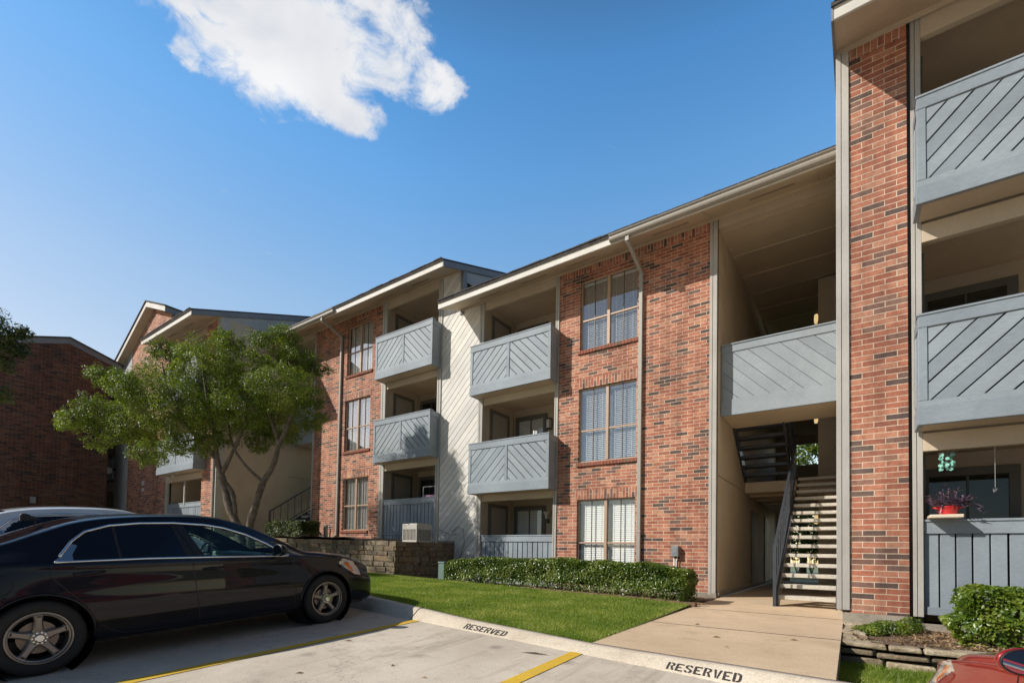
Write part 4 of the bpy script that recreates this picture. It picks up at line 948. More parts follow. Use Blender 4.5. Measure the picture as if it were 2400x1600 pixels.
LB = [([(-13.35, 6.72, -0.75), (-13.4, 6.73, -0.21), (-13.45, 6.67, 0.53), (-13.31, 6.75, 1.19), (-13.14, 6.84, 1.78), (-12.92, 6.98, 2.25), (-12.78, 7.06, 2.83), (-12.54, 7.2, 3.54), (-12.44, 7.24, 4.47)], 0.118, 0.04),
 ([(-13.45, 6.70, -0.75), (-13.55, 6.63, -0.21), (-13.74, 6.46, 0.64), (-13.92, 6.31, 1.18), (-14.05, 6.2, 1.87), (-14.18, 6.09, 2.4), (-14.25, 6.0, 3.27), (-14.54, 5.78, 3.96)], 0.135, 0.045),
 ([(-13.75, 6.42, 0.9), (-13.86, 6.36, 1.5), (-14.10, 6.16, 1.9)], 0.07, 0.06),
 ([(-13.14, 6.84, 1.78), (-13.54, 6.54, 2.24), (-13.83, 6.32, 2.81), (-13.97, 6.19, 3.74)], 0.045, 0.02), ([(-12.78, 7.06, 2.83), (-13.01, 6.86, 3.76), (-13.11, 6.75, 4.92)], 0.06, 0.02),
 ([(-14.07, 6.18, 1.99), (-13.83, 6.33, 2.58), (-13.59, 6.47, 3.28), (-13.49, 6.5, 4.45)], 0.06, 0.02), ([(-14.18, 6.09, 2.4), (-14.83, 5.6, 3.25), (-15.4, 5.19, 3.71), (-16.16, 4.65, 3.81), (-16.92, 4.12, 3.5)], 0.07, 0.015),
 ([(-14.25, 6.0, 3.27), (-14.44, 5.83, 4.43), (-14.49, 5.77, 5.24)], 0.05, 0.015), ([(-14.83, 5.6, 3.25), (-15.21, 5.31, 4.06), (-15.39, 5.14, 4.99)], 0.045, 0.015), ([(-15.4, 5.19, 3.71), (-16.16, 4.63, 4.39), (-16.63, 4.28, 4.55)], 0.04, 0.012),
 ([(-14.3, 5.95, 3.0), (-15.21, 5.35, 2.78), (-15.88, 4.89, 2.65)], 0.035, 0.01), ([(-12.54, 7.2, 3.54), (-12.15, 7.44, 4.48), (-12.01, 7.52, 4.95)], 0.04, 0.012)]
tree('tree', 'spreading small leaved tree with two twisting grey trunks in front of the left blocks', 'tree', (-13.4, 6.7, -0.75), LB, TC, LEAFT, 15500, 0.052)
tree('tree', 'dark leafy tree reaching in from the left edge before the shaded brick gable', 'tree', (-15.6, 0.9, -1.2), [([(-15.6, 0.9, -1.2), (-15.5, 0.95, 1.5), (-15.1, 1.3, 3.2), (-14.5, 1.85, 4.3)], 0.2, 0.03), ([(-15.3, 1.1, 2.4), (-14.8, 1.7, 3.2), (-14.4, 1.95, 3.7)], 0.06, 0.02)],
     [(-14.3, 2.03, 4.22, 0.38), (-14.05, 2.2, 4.36, 0.19), (-14.9, 1.6, 4.5, 0.6), (-14.4, 1.97, 3.72, 0.25), (-14.62, 1.84, 3.1, 0.36), (-14.15, 2.14, 3.98, 0.22), (-15.6, 1.0, 4.8, 1.0), (-15.7, 0.6, 3.8, 0.9)], LEAFD, 14000, 0.06)
tree('background_tree', 'bright green tree seen through the upper passage opening', 'tree', (-2.2, 31, -0.9), [([(-2.2, 31, -0.9), (-2.1, 31, 2.5), (-2.3, 31, 5)], 0.2, 0.08)], [(-2.4, 30.5, 5.6, 1.3), (-1.2, 30.2, 6.2, 1.1), (-3.4, 31, 4.6, 1.2)], LEAFS, 1500, 0.17)
def shrub(name, label, cat, base, clusters, mat, dens, leaf, group=None, core=True):
    t = thing(name, label, cat, base, group)
    PP, NN = [], []; tw = MB()
    for (x, y, z, rx, ry, rz) in clusters:
        n = int(dens * (rx*ry + ry*rz + rx*rz)); d = sph(n); rad = rng.uniform(0.55, 1.05, n) ** 0.7
        PP.append(d * rad[:, None] * (rx, ry, rz) + (x, y, z)); nn = d.copy(); nn[:, 2] += .5; NN.append(nn)
        for k in range(8):
            q = sph(1)[0]; tw.tube([(x, y, base[2]), (x + q[0]*rx*.4, y + q[1]*ry*.4, (base[2] + z) / 2), (x + q[0]*rx*.8, y + q[1]*ry*.8, z + q[2]*rz*.7)], [0.014, 0.01, 0.005], 4, caps=False)
    tw.build('stems', BARK, t); leafmesh('foliage', np.concatenate(PP), np.concatenate(NN), leaf, mat, t, 0.55, 0.7)
    return t
shrub('background_shrub', 'sunlit shrub seen through the stair treads at the far end of the passage', 'shrub', (-2.0, 29, -0.9), [(-2.3, 29, 1.1, 1.2, .8, 1.2), (-1.0, 29, 0.9, 1.0, .8, 1.3), (-3.6, 29.4, 1.4, 1.3, .8, 1.9), (-1.7, 29.5, 2.6, 1.6, .7, 1.0), (0.2, 29.4, 1.2, 1.0, .8, 1.7)], LEAFH, 900, 0.15)
def hedge(name, label, x0, x1, y0, y1, zb, zt, mat, n, leaf, base, rag=0.03, rot=0.0):
    t = thing(name, label, 'hedge', base)
    P = np.empty((n, 3)); Nn = np.zeros((n, 3))
    lx, ly, lz = x1 - x0, y1 - y0, 1.0
    h = (zt(x0) - zb(x0)); A = np.array([lx*h, lx*h*.2, lx*ly, ly*h, ly*h]); c = rng.choice(5, n, p=A / A.sum())
    u, v = rng.uniform(0, 1, n), rng.uniform(0, 1, n); dep = rng.exponential(0.035, n)
    for i in range(n):
        k = c[i]
        if k == 0: x, y, f, nn = x0 + lx*u[i], y0 + dep[i], v[i], (0, -1, .3)
        elif k == 1: x, y, f, nn = x0 + lx*u[i], y1 - dep[i], v[i], (0, 1, .3)
        elif k == 2: x, y, f, nn = x0 + lx*u[i], y0 + ly*v[i], 1 - dep[i]/h, (0, 0, 1)
        elif k == 3: x, y, f, nn = x0 + dep[i], y0 + ly*u[i], v[i], (-1, 0, .3)
        else: x, y, f, nn = x1 - dep[i], y0 + ly*u[i], v[i], (1, 0, .3)
        # round the corners and edges, let it bulge and sag a little
        ex = min(x - x0, x1 - x); ey = min(y - y0, y1 - y); rr = 0.12
        for (e, ax) in ((ex, 0),):
            pass
        top = zt(x) - zb(x); dz = (1 - f) * top
        cut = max(0, rr - dz); kk = rr - math.sqrt(max(0, rr*rr - cut*cut))
        if k in (0, 1): y += kk * (1 if k == 0 else -1) * .8
        if k in (3, 4): x += kk * (1 if k == 3 else -1) * .9
        if k == 2: f -= (max(0, .10 - ey) ** 2 * 4 + max(0, .12 - ex) ** 2 * 4) / top
        if k == 0: y += max(0, .13 - ex) ** 2 * 5
        bul = rag * (math.sin(x * 7.1 + f * 5) + math.sin(x * 3.3 - f * 9 + 1.7) + .6 * math.sin(x * 15 + f * 17))
        P[i] = (x + nn[0] * bul, y + nn[1] * bul, zb(x) + top * f + nn[2] * bul * .6); Nn[i] = nn
    k = ~((P[:, 2] - np.array([zb(a) for a in P[:, 0]]) < 0.10) & (rng.uniform(0, 1, n) < 0.6))
    P, Nn = P[k], Nn[k]
    leafmesh('foliage', P, Nn + (0, -.15, .35), leaf, mat, t, 0.6, 0.75)
    b = MB()
    m = int(lx / 0.1)
    for i in range(m):
        x = x0 + 0.1 + (lx - 0.2) * i / m
        b.tube([(x, (y0+y1)/2 + R.uniform(-.1, .1), zb(x) - 0.05), (x + R.uniform(-.08, .08), y0 + R.uniform(.1, ly - .1), zb(x) + 0.4), (x + R.uniform(-.15, .15), y0 + R.uniform(.1, ly-.1), zt(x) - 0.12)], [0.012, 0.01, 0.005], 5, caps=False)
    b.build('stems', BARK, t)
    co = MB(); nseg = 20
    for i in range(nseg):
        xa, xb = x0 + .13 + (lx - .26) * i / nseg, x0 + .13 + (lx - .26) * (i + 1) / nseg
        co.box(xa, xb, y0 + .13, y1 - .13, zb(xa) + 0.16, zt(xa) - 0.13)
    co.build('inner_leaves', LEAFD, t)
    return t
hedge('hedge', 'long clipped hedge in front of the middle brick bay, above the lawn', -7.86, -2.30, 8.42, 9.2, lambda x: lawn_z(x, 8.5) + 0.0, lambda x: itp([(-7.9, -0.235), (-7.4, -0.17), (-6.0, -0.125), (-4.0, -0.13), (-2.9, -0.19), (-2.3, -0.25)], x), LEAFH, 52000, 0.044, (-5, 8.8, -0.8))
hedge('hedge', 'small dark clipped shrub on the raised bed beside the shaded staircase', -17.1, -14.85, 9.0, 9.75, lambda x: 0.36, lambda x: 0.93, LEAFD, 12000, 0.05, (-16, 9.4, 0.3), 0.035)
hedge('hedge', 'bright leafy clipped shrub in front of the blue-grey board patio rail at right', 0.93, 2.7, 6.75, 7.5, lambda x: -0.90, lambda x: itp([(0.9, -0.34), (1.1, -0.29), (2.7, -0.25)], x), LEAFS, 15000, 0.05, (1.7, 7.1, -0.9), 0.04)
shrub('ground_cover', 'low yellow-green ground cover at the foot of the brick pier', 'ground cover', (0.35, 7.3, -0.9), [(0.22, 7.1, -0.83, .16, .18, .07), (0.38, 7.2, -0.81, .2, .2, .09), (0.58, 7.55, -0.80, .14, .14, .11), (0.30, 7.45, -0.82, .12, .12, .08), (0.1, 7.3, -0.86, .1, .12, .05)], LEAFS, 14000, 0.032)
n = 2600; P = np.stack([rng.uniform(0.0, 2.4, n), rng.uniform(6.42, 7.85, n), np.full(n, -0.878) + rng.uniform(0, .035, n)], 1)
k = np.sin(P[:, 0] * 7) * np.cos(P[:, 1] * 6) + (P[:, 0] > .6) * .6 > -0.25; P = P[k]
tag(leafmesh('leaf_litter', P, np.tile((0, 0, 1.0), (len(P), 1)), 0.055, DRYL, None, 0.35, 0.5), 'brown dry leaf litter scattered in the planter bed', 'leaf litter', kind='stuff')
n = 900; P = np.stack([rng.uniform(-5.5, -2.0, n), rng.uniform(8.32, 8.6, n), np.zeros(n)], 1); P[:, 2] = [lawn_z(a, b_) + .025 for a, b_ in P[:, :2]]
tag(leafmesh('leaf_litter', P, np.tile((0, 0, 1.0), (n, 1)), 0.04, DRYL, None, 0.4, 0.5), 'thin dry leaf litter under the long hedge', 'leaf litter', kind='stuff')
for i, (x, y, a, l) in enumerate(((-2.55, 4.05, 0.2, 0.16), (-4.6, 3.4, 0.9, 0.05), (-3.4, 3.0, 2.0, 0.035), (-3.9, 2.4, 1.0, 0.04), (-2.9, 2.9, 0.3, 0.03), (-1.2, 5.6, 0.5, 0.05), (-1.0, 5.1, 2.2, 0.04), (-1.6, 6.4, 1.2, 0.05), (-0.5, 5.9, 0.1, 0.045))):
    z = (lot(x, y) if y < 4.4 else walk_z(x, y)) + 0.004
    d = (math.cos(a) * l, math.sin(a) * l); w = (-math.sin(a) * l * .10 if i == 0 else -math.sin(a) * l * .3, math.cos(a) * l * (.10 if i == 0 else .3))
    o = MB().poly([(x - d[0], y - d[1], z), (x + w[0], y + w[1], z + .012), (x + d[0], y + d[1], z), (x - w[0], y - w[1], z + .004)]).build('fallen_leaf', DRYL if i else BARK)
    where = ['thin dark twig lying by the yellow line end', 'dry leaf on the concrete nearest the dark sedan shadow', 'dry leaf in mid parking bay', 'dry leaf on the bay floor toward the camera', 'tiny leaf near the middle of the bay', 'dry leaf on the walk left of its centre', 'dry leaf on the walk close to the kerb', 'dry leaf on the walk by the lawn edge', 'dry leaf on the walk toward the stone planter'][i]
    tag(o, where, 'twig' if i == 0 else 'leaf', 'leaves fallen on the concrete')

# ------------------------------------------------------------------ small things
ac = thing('air_conditioner', 'beige air conditioner condenser on the stone retaining wall ledge', 'air conditioner', (-9.75, 9.35, 0.24))
AX0, AX1, AY0, AY1, AZ = -10.02, -9.46, 9.05, 9.62, 0.22
b = MB(); b.box(AX0, AX1, AY0, AY1, AZ + 0.34, AZ + 0.50); b.box(AX0, AX1, AY0, AY1, AZ, AZ + 0.05)
for x in (AX0, AX1 - .04):
    for y in (AY0, AY1 - .04): b.box(x, x + .04, y, y + .04, AZ + .05, AZ + .34)
b.build('casing', ACMET, ac, bevel=0.012, seg=2)
b = MB(); b.box(AX0 + .015, AX1 - .015, AY0 + .015, AY1 - .015, AZ + .05, AZ + .34)
for k in range(9):
    q = AX0 + .06 + k * .054; b.box(q, q + .012, AY0 + .004, AY0 + .015, AZ + .05, AZ + .34, 1); q = AY0 + .06 + k * .055; b.box(AX1 - .015, AX1 - .004, q, q + .012, AZ + .05, AZ + .34, 1)
b.build('coil_grille', [ACDARK, ACMET], ac)
b = MB(); b.lathe([(0.24, 0.503), (0.24, 0.512), (0.20, 0.512), (0.20, 0.505)], ((AX0+AX1)/2, (AY0+AY1)/2, AZ), 'z', 20)
for k in range(8): a = k * math.pi / 8; b.bar(((AX0+AX1)/2 - .22*math.cos(a), (AY0+AY1)/2 - .22*math.sin(a), AZ + .51), ((AX0+AX1)/2 + .22*math.cos(a), (AY0+AY1)/2 + .22*math.sin(a), AZ + .51), .008, .008)
b.build('fan_guard', ACDARK, ac)
b = MB(); b.tube([(-9.46, 9.5, 0.42), (-9.30, 9.7, 0.60), (-9.28, 10.2, 0.45), (-9.3, 10.46, 0.5)], 0.012, 6); b.tube([(-9.5, 10.46, 0.55), (-9.25, 10.45, 0.72), (-9.05, 10.45, 0.62), (-9.0, 10.45, 0.25), (-9.15, 10.45, -0.2)], 0.010, 6)
b.build('cable', PIPE, ac, smooth=True)
ub = thing('utility_box', 'pale green utility pedestal half hidden at the left end of the long hedge', 'utility box', (-8.0, 8.6, -0.75))
MB().box(-8.13, -7.93, 8.50, 8.72, -0.78, -0.30).build('cabinet', UTIL, ub, bevel=0.012); MB().box(-8.14, -7.92, 8.49, 8.73, -0.30, -0.255).build('lid', UTIL, ub, bevel=0.01)
mt = thing('meter_box', 'small grey electric box with two conduits on the brick near the stair entrance', 'meter box', (-3.07, 10.4, 0.0))
MB().box(-3.145, -2.995, F - 0.13, F - 0.004, -0.03, 0.20).build('cover', METER, mt, bevel=0.01); MB().box(-3.12, -3.02, F - 0.136, F - 0.13, 0.03, 0.15).build('door', METER, mt, bevel=0.003)
MB().tube([(-3.10, F - .06, -0.03), (-3.10, F - .06, -0.75)], 0.013, 8).tube([(-3.03, F - .06, -0.03), (-3.05, F - .06, -0.12), (-3.05, F - .06, -0.75)], 0.013, 8).build('conduit', WHITE, mt, smooth=True)
gp = thing('gas_riser', 'black bent gas pipe and grey post beside the small dark shrub', 'pipe', (-14.6, 9.9, 0.35))
MB().tube([(-14.80, 9.9, 0.30), (-14.63, 9.9, 0.30), (-14.55, 9.9, 0.36), (-14.52, 9.9, 0.66), (-14.60, 9.9, 0.74), (-14.72, 9.9, 0.74)], 0.022, 8).build('pipe', BLACK, gp, smooth=True); MB().box(-14.86, -14.74, 9.86, 9.96, 0.25, 0.82).build('post', PIPE, gp, bevel=0.01)
def wall_lamp(name, label, x, y, z, kind):
    t = thing(name, label, 'lamp', (x, y, z), 'lamps on the patio back walls')
    if kind == 'lantern':
        b = MB(); b.box(x - .06, x + .06, y - .03, y, z - .10, z + .10); b.box(x - .075, x + .075, y - .17, y - .02, z + .13, z + .15); b.box(x - .075, x + .075, y - .17, y - .02, z - .15, z - .135)
        for sx in (-.07, .058):
            for sy in (-.165, -.037): b.box(x + sx, x + sx + .012, y + sy, y + sy + .012, z - .14, z + .13)
        b.build('frame', BLACK, t); MB().box(x - .056, x + .056, y - .150, y - .040, z - .13, z + .12).build('glass', FROST, t)
    else:
        MB().lathe([(0.03, -0.10), (0.045, -0.02), (0.085, 0.06), (0.10, 0.10), (0.09, 0.10), (0.0, 0.02)], (x, y - .12, z), 'z', 16).build('shade', FROST, t, smooth=True)
        MB().tube([(x, y, z - .16), (x, y - .06, z - .22), (x, y - .12, z - .10)], 0.012, 6).box(x - .04, x + .04, y - .02, y, z - .22, z - .10).build('arm', BLACK, t)
wall_lamp('wall_lantern', 'black box lantern on the middle block second floor patio wall', -7.13, 11.985, 3.72, 'lantern')
wall_lamp('wall_sconce', 'frosted bowl sconce on the middle block ground floor patio wall', -7.15, 11.985, 1.08, 'sconce')
def pass_lamp(z, label):
    t = thing('passage_lamp', label, 'lamp', (-0.69, 14.4, z), 'lit lamps on the passage wall corner')
    MB().lathe([(0.0, -0.12), (0.055, -0.11), (0.065, 0.0), (0.055, 0.11), (0.0, 0.12)], (-0.715, 14.42, z), 'z', 14).build('globe', LAMPG, t, smooth=True); MB().box(-0.70, -0.686, 14.37, 14.47, z - .15, z + .15).build('bracket', BLACK, t)
pass_lamp(6.11, 'lit lamp on the passage wall corner, top storey'); pass_lamp(3.54, 'lit lamp on the passage wall corner, just under the bridge'); pass_lamp(0.97, 'lit lamp on the passage wall corner, behind the stair treads')
fg = thing('figurine', 'tiny white figurine standing on the middle block second floor balcony rail', 'figurine', (-6.47, 10.13, 2.95))
MB().lathe([(0.0, 0), (0.03, 0.0), (0.028, 0.03), (0.018, 0.05), (0.03, 0.075), (0.02, 0.10), (0.0, 0.105)], (-6.50, 10.13, 2.95), 'z', 10).lathe([(0.0, 0), (0.03, 0.0), (0.028, 0.03), (0.018, 0.05), (0.028, 0.075), (0.0, 0.10)], (-6.43, 10.13, 2.95), 'z', 10).build('body', WHITE, fg, smooth=True)
rk = thing('drying_rack', 'white wire rack with a pink cloth inside the shaded ground floor patio', 'rack', (-10.9, 10.95, 0.4))
b = MB()
for x in (-11.14, -10.55): b.tube([(x, 10.9, 0.4), (x, 10.9, 2.02)], 0.012, 6)
for z in (2.02, 1.74, 1.5): b.tube([(-11.14, 10.9, z), (-10.55, 10.9, z)], 0.010, 6)
b.build('frame', WHITE, rk); MB().box(-11.05, -10.56, 10.86, 10.94, 1.66, 1.75).build('cloth', PINK, rk, bevel=0.02)
# potted plant on its board
pl = MB().box(0.785, 1.10, 7.78, 8.13, 0.512, 0.555).build('plank', PLANK, None, bevel=0.008); tag(pl, 'cream plank resting on the patio rail under the red pot', 'plank')
pt = thing('potted_plant', 'purple trailing plant in a red enamel pot on a cream plank', 'potted plant', (0.97, 7.93, 0.556))
b = MB(); b.lathe([(0.0, 0.0), (0.075, 0.0), (0.085, 0.01), (0.098, 0.095), (0.104, 0.10), (0.100, 0.104), (0.092, 0.096), (0.08, 0.08), (0, 0.08)], (0.975, 7.93, 0.556), 'z', 28); b.build('pot', REDPOT, pt, smooth=True)
b = MB(); b.tube([(0.885, 7.90, 0.635), (0.845, 7.90, 0.645), (0.83, 7.93, 0.648), (0.845, 7.96, 0.645), (0.885, 7.96, 0.635)], 0.008, 8); b.tube([(1.065, 7.90, 0.635), (1.105, 7.90, 0.645), (1.12, 7.93, 0.648), (1.105, 7.96, 0.645), (1.065, 7.96, 0.635)], 0.008, 8); b.build('handle', REDPOT, pt, smooth=True)
stems = MB(); LP, LV = [], []
for k in range(34):
    a = R.uniform(0, 6.28); tr = k % 3 == 0 and k < 24
    px, py = 0.975 + .06 * math.cos(a), 7.93 + .06 * math.sin(a); pts = [(px, py, 0.63)]; up = R.uniform(0.08, 0.26); out = R.uniform(0.02, 0.17)
    ca, sa = math.cos(a), math.sin(a)
    if tr: ca, sa, out, up = (abs(ca) * .9 + .1) * R.choice([1, 1, 1, -.4]), sa * .3 - .25, R.uniform(.15, .40), R.uniform(-.06, .05)
    for j in range(1, 7):
        t = j / 6; pts.append((px + ca * out * t, py + sa * out * t * .6, 0.63 + up * t + (0.07 * math.sin(t * 3.1) if tr else 0)))
    stems.tube(pts, 0.004, 5, caps=False)
    for j in range(1, 7):
        for s in (0, 1):
            LP.append(pts[j]); b2 = R.uniform(0, 6.28); LV.append((math.cos(b2) + ca * .5, math.sin(b2) + sa * .5, R.uniform(.1, 1.0)))
stems.build('stems', LEAFP, pt)
n = len(LP); P = np.array(LP); D = unit(np.array(LV)); L = rng.uniform(.05, .095, n)[:, None]; sd_ = unit(np.cross(D, (0, 0, 1.0))); W = L * .15; up_ = np.cross(sd_, D)
v = np.stack([P, P + D * L * .45 + sd_ * W + up_ * W * .6, P + D * L - up_ * L * .12, P + D * L * .45 - sd_ * W + up_ * W * .6, P + D * L * .5], 1)
f0 = np.arange(n)[:, None] * 5
npmesh('leaves', v.reshape(-1, 3), np.concatenate([f0 + [[0, 1, 4]], f0 + [[1, 2, 4]], f0 + [[2, 3, 4]], f0 + [[3, 0, 4]]]), LEAFP, pt)
wc = thing('wind_chime', 'turquoise shell wind chime hanging over the right patio rail', 'wind chime', (0.97, 7.98, 1.31))
MB().bar((0.89, 7.98, 1.325), (1.05, 7.98, 1.345), 0.016, 0.012).tube([(0.97, 7.98, 1.34), (0.97, 7.98, 1.50)], 0.002, 4).build('hanger', MUNT, wc)
b = MB()
for k in range(8):
    a = k / 8 * 6.28; x, y = 0.97 + .062 * math.cos(a), 7.98 + .05 * math.sin(a)
    for j in range(R.choice([3, 4, 4, 5])):
        z = 1.30 - j * .042 + R.uniform(-.008, .008); q = R.uniform(0, 6.28); c_, s_ = math.cos(q), math.sin(q)
        b.poly([(x + c_ * .022 * math.cos(u), y + s_ * .022 * math.cos(u), z + .02 * math.sin(u)) for u in [i * .7854 for i in range(8)]])
    b.tube([(x, y, 1.33), (x, y, 1.15)], 0.001, 3)
b.build('shells', TEAL, wc)
cb = thing('hanging_crystal', 'clear crystal ball hanging on a thread over the right patio rail', 'ornament', (1.40, 7.98, 0.84))
MB().lathe([(0.0, -0.032), (0.02, -0.025), (0.031, 0.0), (0.02, 0.025), (0.0, 0.032)], (1.40, 7.98, 0.845), 'z', 10).build('ball', CRYST, cb); MB().tube([(1.40, 7.98, 0.875), (1.40, 7.98, 1.44)], 0.0015, 4).build('thread', WHITE, cb)

# ------------------------------------------------------------------ cars
KEYS = [ # y, zb, wlow, wmid, wbelt, zbelt, wtop, ztop, zcrown
 (-2.43,.44,.50,.56,.52,.70,.45,.74,.76), (-2.37,.32,.68,.74,.69,.82,.58,.88,.90), (-2.22,.25,.76,.83,.77,.93,.66,1.02,1.05), (-1.95,.22,.80,.875,.82,.97,.70,1.07,1.105), (-1.62,.21,.83,.89,.85,.985,.70,1.125,1.165), (-1.38,.20,.835,.893,.86,.985,.665,1.215,1.265), (-1.1,.20,.84,.895,.865,.982,.62,1.318,1.372), (-.8,.20,.84,.895,.868,.976,.60,1.368,1.428), (-.3,.20,.84,.895,.868,.965,.595,1.392,1.452), (.15,.20,.84,.895,.868,.953,.595,1.372,1.435), (.5,.20,.84,.895,.866,.943,.605,1.275,1.352), (.8,.20,.84,.893,.862,.933,.635,1.145,1.22), (1.05,.20,.838,.89,.858,.922,.665,1.02,1.085), (1.2,.20,.835,.888,.852,.91,.69,.95,1.005), (1.5,.20,.82,.885,.838,.872,.71,.905,.965), (1.8,.20,.80,.87,.80,.825,.69,.865,.92), (2.05,.20,.76,.82,.74,.765,.62,.80,.85), (2.22,.21,.68,.73,.64,.70,.52,.735,.775), (2.34,.24,.54,.58,.50,.62,.40,.655,.69), (2.41,.32,.36,.40,.36,.55,.28,.585,.60)]
KARR = np.array(KEYS)
def crom(P, t):
    i = int(min(max(math.floor(t), 0), len(P) - 2)); u = t - i
    a, b_, c_, d = P[max(i-1, 0)], P[i], P[i+1], P[min(i+2, len(P)-1)]
    return 0.5 * (2*b_ + (c_-a)*u + (2*a-5*b_+4*c_-d)*u*u + (3*b_-a-3*c_+d)*u**3)
def ykeys(y):
    Y = KARR[:, 0]; i = int(np.clip(np.searchsorted(Y, y) - 1, 0, len(Y) - 2)); h = Y[i+1] - Y[i]; u = (y - Y[i]) / h
    def tan(j):
        if j == 0 or j == len(Y) - 1: k = 1 if j == 0 else j; return (KARR[k] - KARR[k-1]) / (Y[k] - Y[k-1])
        return (KARR[j+1] - KARR[j-1]) / (Y[j+1] - Y[j-1])
    m0, m1 = tan(i) * h, tan(i+1) * h
    return (2*u**3-3*u*u+1)*KARR[i] + (u**3-2*u*u+u)*m0 + (-2*u**3+3*u*u)*KARR[i+1] + (u**3-u*u)*m1
def section(y, seg):
    _, zb, wl, wm, wb, zB, wt, zt, zc = ykeys(y)
    s = zB / 0.97
    P = np.array([(wl - .14, zb), (wl, zb + .035), (wm - .018, .36*s + .02), (wm + .002, .56*s), (wm - .004, .72*s), (wb + .020, zB - .085), (wb, zB), (wt + .045, zt - .05), (wt - .02, zt + (zc - zt) * .30), (wt * .55, zc - (zc - zt) * .22), (0.0, zc)])
    out = []
    for k in range(len(P) - 1):
        for j in range(seg[k]): out.append(P[k] + (P[k+1]-P[k]) * (j / seg[k]) if k in (6,) else crom(P, k + j / seg[k]))
    out.append(P[-1]); return np.array(out)
def inpoly(py, pz, poly):
    r = np.zeros(len(py), bool); n = len(poly)
    for i in range(n):
        (ax, az), (bx, bz) = poly[i], poly[(i+1) % n]
        c = ((az > pz) != (bz > pz)) & (py < (bx - ax) * (pz - az) / (bz - az + 1e-12) + ax); r ^= c
    return r
REARGL = [(-1.19,.988),(-1.12,1.10),(-1.02,1.215),(-.85,1.283),(-.6,1.308),(-.31,1.312),(-.25,.972)]
FRNTGL = [(-.215,1.308),(.0,1.292),(.2,1.255),(.45,1.17),(.64,1.072),(.78,.958),(-.08,.962)]
def loopz(pts): return pts
def car(name, label, paint, loc, pitch, yaw=0.0, zs=1.0, fine=0.018, dark_glass=False, group=None):
    t = thing(name, label, 'car', loc, group, local=True); t.rotation_euler = (pitch, 0, yaw); t.scale = (1, 1, zs)
    seg = [3, 8, 8, 7, 8, 5, 22, 5, 8, 8] if fine < .03 else [2, 4, 4, 3, 4, 3, 10, 3, 4, 4]
    ys = np.arange(-2.43, 2.411, fine); rows = [section(y, seg) for y in ys]; M = len(rows[0]); Nn = len(ys)
    V = np.zeros((Nn, 2*M - 1, 3))
    for i, (y, r_) in enumerate(zip(ys, rows)):
        V[i, :M, 0] = r_[:, 0]; V[i, :M, 2] = r_[:, 1]; V[i, M:, 0] = -r_[-2::-1, 0]; V[i, M:, 2] = r_[-2::-1, 1]; V[i, :, 1] = y
    W = 2*M - 1; idx = np.arange(Nn * W).reshape(Nn, W)
    Fc = np.stack([idx[:-1, :-1], idx[1:, :-1], idx[1:, 1:], idx[:-1, 1:]], -1).reshape(-1, 4)
    Vf = V.reshape(-1, 3); C3 = Vf[Fc].mean(1); cy, cz, cx = C3[:, 1], C3[:, 2], C3[:, 0]
    row = np.tile(np.arange(W - 1), Nn - 1); rr = np.minimum(row, W - 2 - row)       # row counted from the sill, both sides
    cum = np.cumsum([0] + seg); side = rr < cum[7] + 2
    grp = np.zeros(len(Fc), int)
    for yw in (-1.40, 1.40): grp[((cy - yw)**2 + (cz - .325)**2 < .372**2) & (rr < cum[5])] = -1
    grp[side & (rr >= cum[6] - 1) & inpoly(cy, cz, REARGL)] = 2
    grp[side & (rr >= cum[6] - 1) & inpoly(cy, cz, FRNTGL)] = 3
    top = rr >= cum[8] - 3
    kk = np.array([ykeys(y)[6] for y in ys]); wt = np.interp(cy, ys, kk)
    ws = top & (cy > .26) & (cy < 1.17) & (np.abs(cx) < wt - .035); grp[ws] = 4
    grp[top & (cy > -1.72) & (cy < -1.06) & (np.abs(cx) < wt - .05)] = 5
    low = (rr < cum[6]) & (grp == 0)
    RD = [(-1.30,.985),(-.22,.985),(-.145,.27),(-.72,.27),(-.93,.33),(-1.03,.44),(-1.10,.58),(-1.21,.72),(-1.31,.85)]; FD = [(-.215,.985),(.885,.96),(.95,.72),(.945,.27),(-.14,.27)]
    grp[low & inpoly(cy, cz, RD)] = 6; grp[low & inpoly(cy, cz, FD)] = 7
    HL = [(1.60,.79),(1.70,.845),(1.86,.80),(1.96,.70),(1.97,.60),(1.88,.61),(1.74,.70)]
    hl = (np.abs(cx) > .42) & inpoly(cy, cz, HL) & (rr < cum[8]); grp[hl & (grp <= 0)] = 8; grp[hl & inpoly(cy, cz, [(1.70,.80),(1.79,.79),(1.87,.66),(1.80,.67),(1.74,.72)])] = 9
    TLp = [(-2.40,.70),(-2.20,.72),(-2.02,.90),(-2.05,1.02),(-2.40,.95)]; grp[(np.abs(cx) > .45) & inpoly(cy, cz, TLp) & (grp <= 0) & (rr < cum[8])] = np.where(grp[(np.abs(cx) > .45) & inpoly(cy, cz, TLp) & (grp <= 0) & (rr < cum[8])] == 0, 10, -1)
    def sub(g, nm, mat, sidesel=None):
        s = grp == g
        if sidesel is not None: s &= (cx * sidesel > 0)
        if not s.any(): return None
        f = Fc[s]; u, inv = np.unique(f, return_inverse=True)
        return npmesh(nm, Vf[u], inv.reshape(-1, 4), mat, t, smooth=True)
    sub(0, 'body', paint)
    fg = CARGL if dark_glass else CARGC
    doors = []
    for s in (1, -1):
        sub(2, 'window', CARGL, s); sub(3, 'window', fg, s); doors.append((sub(6, 'door', paint, s), sub(7, 'door', paint, s))); sub(8, 'headlight', LIGHTC, s); sub(9, 'indicator', AMBER, s); sub(10, 'tail_light', REDPOT, s)
    sub(4, 'windscreen', CARGL if dark_glass else CARGC); sub(5, 'rear_window', CARGL)
    secc = {}
